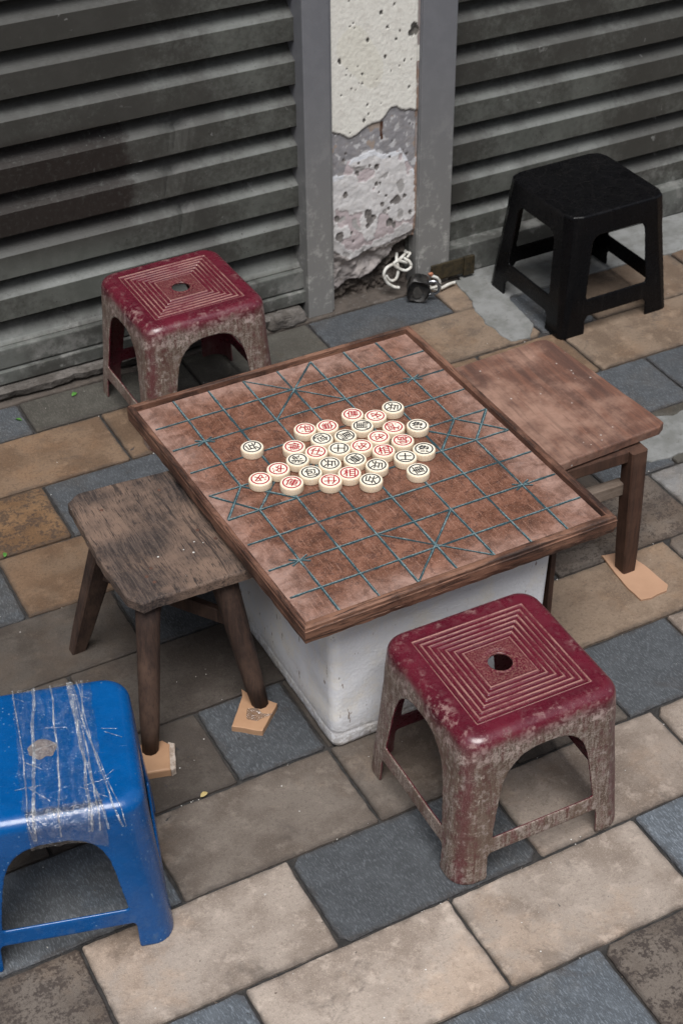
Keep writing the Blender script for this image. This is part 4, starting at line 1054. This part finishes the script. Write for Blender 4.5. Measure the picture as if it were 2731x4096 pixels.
# ------------------------------------------------------------------ tape on the blue stool
def ribbon(pts, w, name, mat, seed=0, lift=.0):
    """strip following points over the stool surface"""
    P = catmull(pts, 10); V = []; Fc = []
    for i, p in enumerate(P):
        d = (P[min(i+1, len(P)-1)]-P[max(i-1, 0)]).normalized()
        nrm = Vector((0, 0, 1)) if p.y > -.112 else Vector((0, -1, .25)).normalized()
        a = d.cross(nrm).normalized()
        k = .75*w*(1+.5*noise.noise(Vector((i*.25, seed, 0))))
        for s_ in (-1, -.33, .33, 1):
            V.append(tuple(p + a*k*s_ + nrm*(.0009+lift+.0012*abs(noise.noise(Vector((i*.6, s_*2, seed)))))))
    n = 4
    for i in range(len(P)-1):
        for j in range(3): Fc.append((i*n+j, i*n+j+1, (i+1)*n+j+1, (i+1)*n+j))
    return V, Fc
def surf(u, s_):   # s_: distance along the wrap: back edge -> seat -> front crest -> down the front apron; u across
    if s_ < 0: return Vector((u, .119, .25-.018+s_))
    if s_ <= .222: return Vector((u, .111-s_, .2503))
    t = s_-.222; r = .018; L = r*PI/2
    if t < L:
        th = t/r; return Vector((u, -.111+.009-.0005-(r)*math.sin(th)-.0, .2503-r*(1-math.cos(th))))
    return Vector((u, -.1206-(t-L)*.06, .2503-r-(t-L)))
SV = []; SF = []
def add(V, Fc):
    k = len(SV); SV.extend(V); SF.extend([tuple(i+k for i in f) for f in Fc])
Rt = random.Random(3)
strands = [(.018, .020, .010, .0016), (-.004, -.010, -.020, .0030), (.000, -.004, -.026, .0022), (.040, .047, .072, .0018), (.044, .055, .060, .0013), (.046, .060, .088, .0016), (.052, .062, .094, .0009), (.020, .036, .052, .0007), (-.03, -.024, -.022, .0012), (.042, .050, .050, .0022), (-.018, .0, .012, .0008), (.060, .052, .045, .0008)]
strands = [q for i_, q in enumerate(strands) if i_ not in (2, 7, 10)]
for k, (a, b, c, w) in enumerate(strands):
    pts = [surf(a + (b-a)*min(1, t/.11) + (c-b)*max(0, (t-.11)/.17) + .003*noise.noise(Vector((t*20, k, 0))), t) for t in (0., .03, .06, .09, .12, .15, .18, .205, .222, .236, .250, .262)]
    add(*ribbon(pts, w, '', None, k))
for k in range(12):
    u0 = Rt.uniform(-.04, .08); s0 = Rt.uniform(.01, .20); an = Rt.uniform(-.9, .9); L = Rt.uniform(.012, .04)
    pts = [surf(u0+L*t*math.cos(an), clamp(s0+L*t*math.sin(an), 0, .22)) for t in (0, .33, .66, 1)]
    add(*ribbon(pts, .0005+.0005*Rt.random(), '', None, 50+k))
o = from_data('tape_strands', SV, SF, STRING, blue, True, recalc=False); o['label'] = 'twisted strands of clear tape'
# flat clear sheet over the middle and crumpled film at the front edge
def sheet(u0, u1, s0, s1, nu, ns, amp, name, mat, lab, taper=0.):
    V = []; Fc = []
    for j in range(ns+1):
        t = s0+(s1-s0)*j/ns
        for i in range(nu+1):
            e = taper*noise.noise(Vector((t*30, 4, 0)))*(1 if i in (0, nu) else 0)
            u = u0+(u1-u0)*i/nu+e; tt = t
            if s1 > .25: tt = s0+((.2745+max(0, abs(u)-.012)**2*6)-s0)*j/ns
            p = surf(u, tt)
            nn = Vector((0, 0, 1)) if t < .225 else (Vector((0, -1, .2)) if t > .25 else Vector((0, -.7, .7)))
            n_ = abs(noise.fractal(Vector((u*70, t*22, 1.3)), 1, 2, 4))
            V.append(tuple(p+nn*(.0006+amp*n_)))
    w = nu+1
    for j in range(ns):
        for i in range(nu): Fc.append((j*w+i, j*w+i+1, (j+1)*w+i+1, (j+1)*w+i))
    o = from_data(name, V, Fc, mat, blue, True, recalc=False); o['label'] = lab; return o
sheet(-.030, .070, .0, .215, 40, 70, .0010, 'tape_sheet', TAPE, 'clear tape sheet across the seat', .004)
sheet(-.026, .066, .210, .270, 60, 50, .0030, 'tape_sheet', FILM, 'crumpled tape over the front edge', .006)
# pale patch over the taped hole, white highlights put into its colour
V = []; Fc = []; S = 36
for r in (0., .35, .7, 1.):
    for i in range(S):
        a = 2*PI*i/S; rr = r*(.0180+.004*noise.noise(Vector((math.cos(a)*2, math.sin(a)*2, 0))))
        V.append((rr*math.cos(a)+.001, rr*math.sin(a)*.92, .2505+.0006*(1-r)))
for k in range(3): Fc += [(k*S+i, k*S+(i+1) % S, (k+1)*S+(i+1) % S, (k+1)*S+i) for i in range(S)]
HOLE = mat_simple('taped hole film', (.22, .19, .18), (.12, .10, .105), 70, .3, .9, .004, (.42, .43, .45))
o = from_data('taped_hole', V, Fc, HOLE, blue, True, recalc=False)

opp = from_bm('light_block_wall', boxv(-8, 11, -6.4, -6.0, -.02, 5.), WHITEW); tag(opp, 'unseen plain wall across the alley, added to block low sky light', 'building')  # added behind the camera to cut horizon light and darken undersides
aw = from_bm('shade_slab', boxv(-3.5, 6.5, 2.20, 2.50, 2.42, 2.46), SHUT, None); tag(aw, 'unseen flat slab over the two shutters, added to shade them', 'shade_slab')  # added out of view to darken the shutters and the back
at_ = aw.data.attributes.new('ledge', 'FLOAT', 'POINT')
def grit():
    V = []; Fc = []; Rg = random.Random(11); M = []
    ys = [y for y in Y[2:15]]
    for k in range(650):
        if k < 380: y = Rg.choice(ys) + Rg.gauss(0, .0025); x = Rg.uniform(-.1, 2.3); z = -.003 if abs(y-min(ys, key=lambda q: abs(q-y))) < .003 else .001
        else: x = Rg.uniform(0, 2.3); y = Rg.uniform(.8, 2.53); z = .001
        r = Rg.uniform(.0006, .0016) * (1.6 if Rg.random() < .08 else 1); k0 = len(V)
        for (a, b, c) in ((1, 0, 0), (-.5, .9, 0), (-.5, -.9, 0), (0, 0, .9), (.3, .3, -.5)):
            V.append((x + r*a*Rg.uniform(.7, 1.3), y + r*b*Rg.uniform(.7, 1.3), z + r*c))
        Fc += [(k0, k0+1, k0+3), (k0+1, k0+2, k0+3), (k0+2, k0, k0+3), (k0+1, k0, k0+4), (k0+2, k0+1, k0+4), (k0, k0+2, k0+4)]
        M += [0 if Rg.random() < .45 else 1]*6
    o = from_data('grit', V, Fc, [mat_simple('pale crumbs', (.45, .43, .40), (.6, .58, .55), 50, .9), mat_simple('dark crumbs', (.07, .055, .045), (.14, .11, .09), 50, .9)], None, False)
    o.data.polygons.foreach_set('material_index', M)
    tag(o, 'pale and dark crumbs of grit scattered on the paving and in its joints', 'grit', kind='stuff')
grit()
# ------------------------------------------------------------------ camera
cam = bpy.data.cameras.new('camera'); co_ = bpy.data.objects.new('camera', cam); COL.objects.link(co_)
cam.sensor_fit = 'VERTICAL'; cam.sensor_height = 36; cam.sensor_width = 24; cam.lens = FPX/4096*36; cam.clip_end = 100; cam.clip_start = .05
R3 = Matrix((RGT, UPV, -FWD)).transposed()
co_.matrix_world = Matrix.Translation((0, 0, HC)) @ R3.to_4x4()
cam.dof.use_dof = True; cam.dof.focus_distance = 2.12; cam.dof.aperture_fstop = 15.
scene.camera = co_

# ------------------------------------------------------------------ light
w = bpy.data.worlds.new('World'); scene.world = w; w.use_nodes = True
nt = w.node_tree; bg = nt.nodes['Background']
sky = nt.nodes.new('ShaderNodeTexSky'); sky.sky_type = 'NISHITA'; sky.sun_disc = False
SE, SA = math.radians(66), math.radians(207)      # azimuth clockwise from +Y: light comes from behind the camera, slightly left
sky.sun_elevation = SE; sky.sun_rotation = SA; sky.dust_density = 4.; sky.air_density = 1.
hs_ = nt.nodes.new('ShaderNodeHueSaturation'); hs_.inputs['Saturation'].default_value = .5
nt.links.new(sky.outputs[0], hs_.inputs['Color']); nt.links.new(hs_.outputs[0], bg.inputs[0]); bg.inputs[1].default_value = .05  # overcast fill
sun = bpy.data.lights.new('sun', 'SUN'); sun.energy = 1.5; sun.angle = math.radians(34); sun.color = (1., .985, .97)
so = bpy.data.objects.new('sun', sun); COL.objects.link(so)
dirv = Vector((math.sin(SA)*math.cos(SE), math.cos(SA)*math.cos(SE), math.sin(SE)))
so.rotation_euler = dirv.to_track_quat('Z', 'Y').to_euler()
scene.view_settings.view_transform = 'Standard'; scene.view_settings.look = 'None'; scene.view_settings.exposure = 1.3; scene.view_settings.gamma = 1.
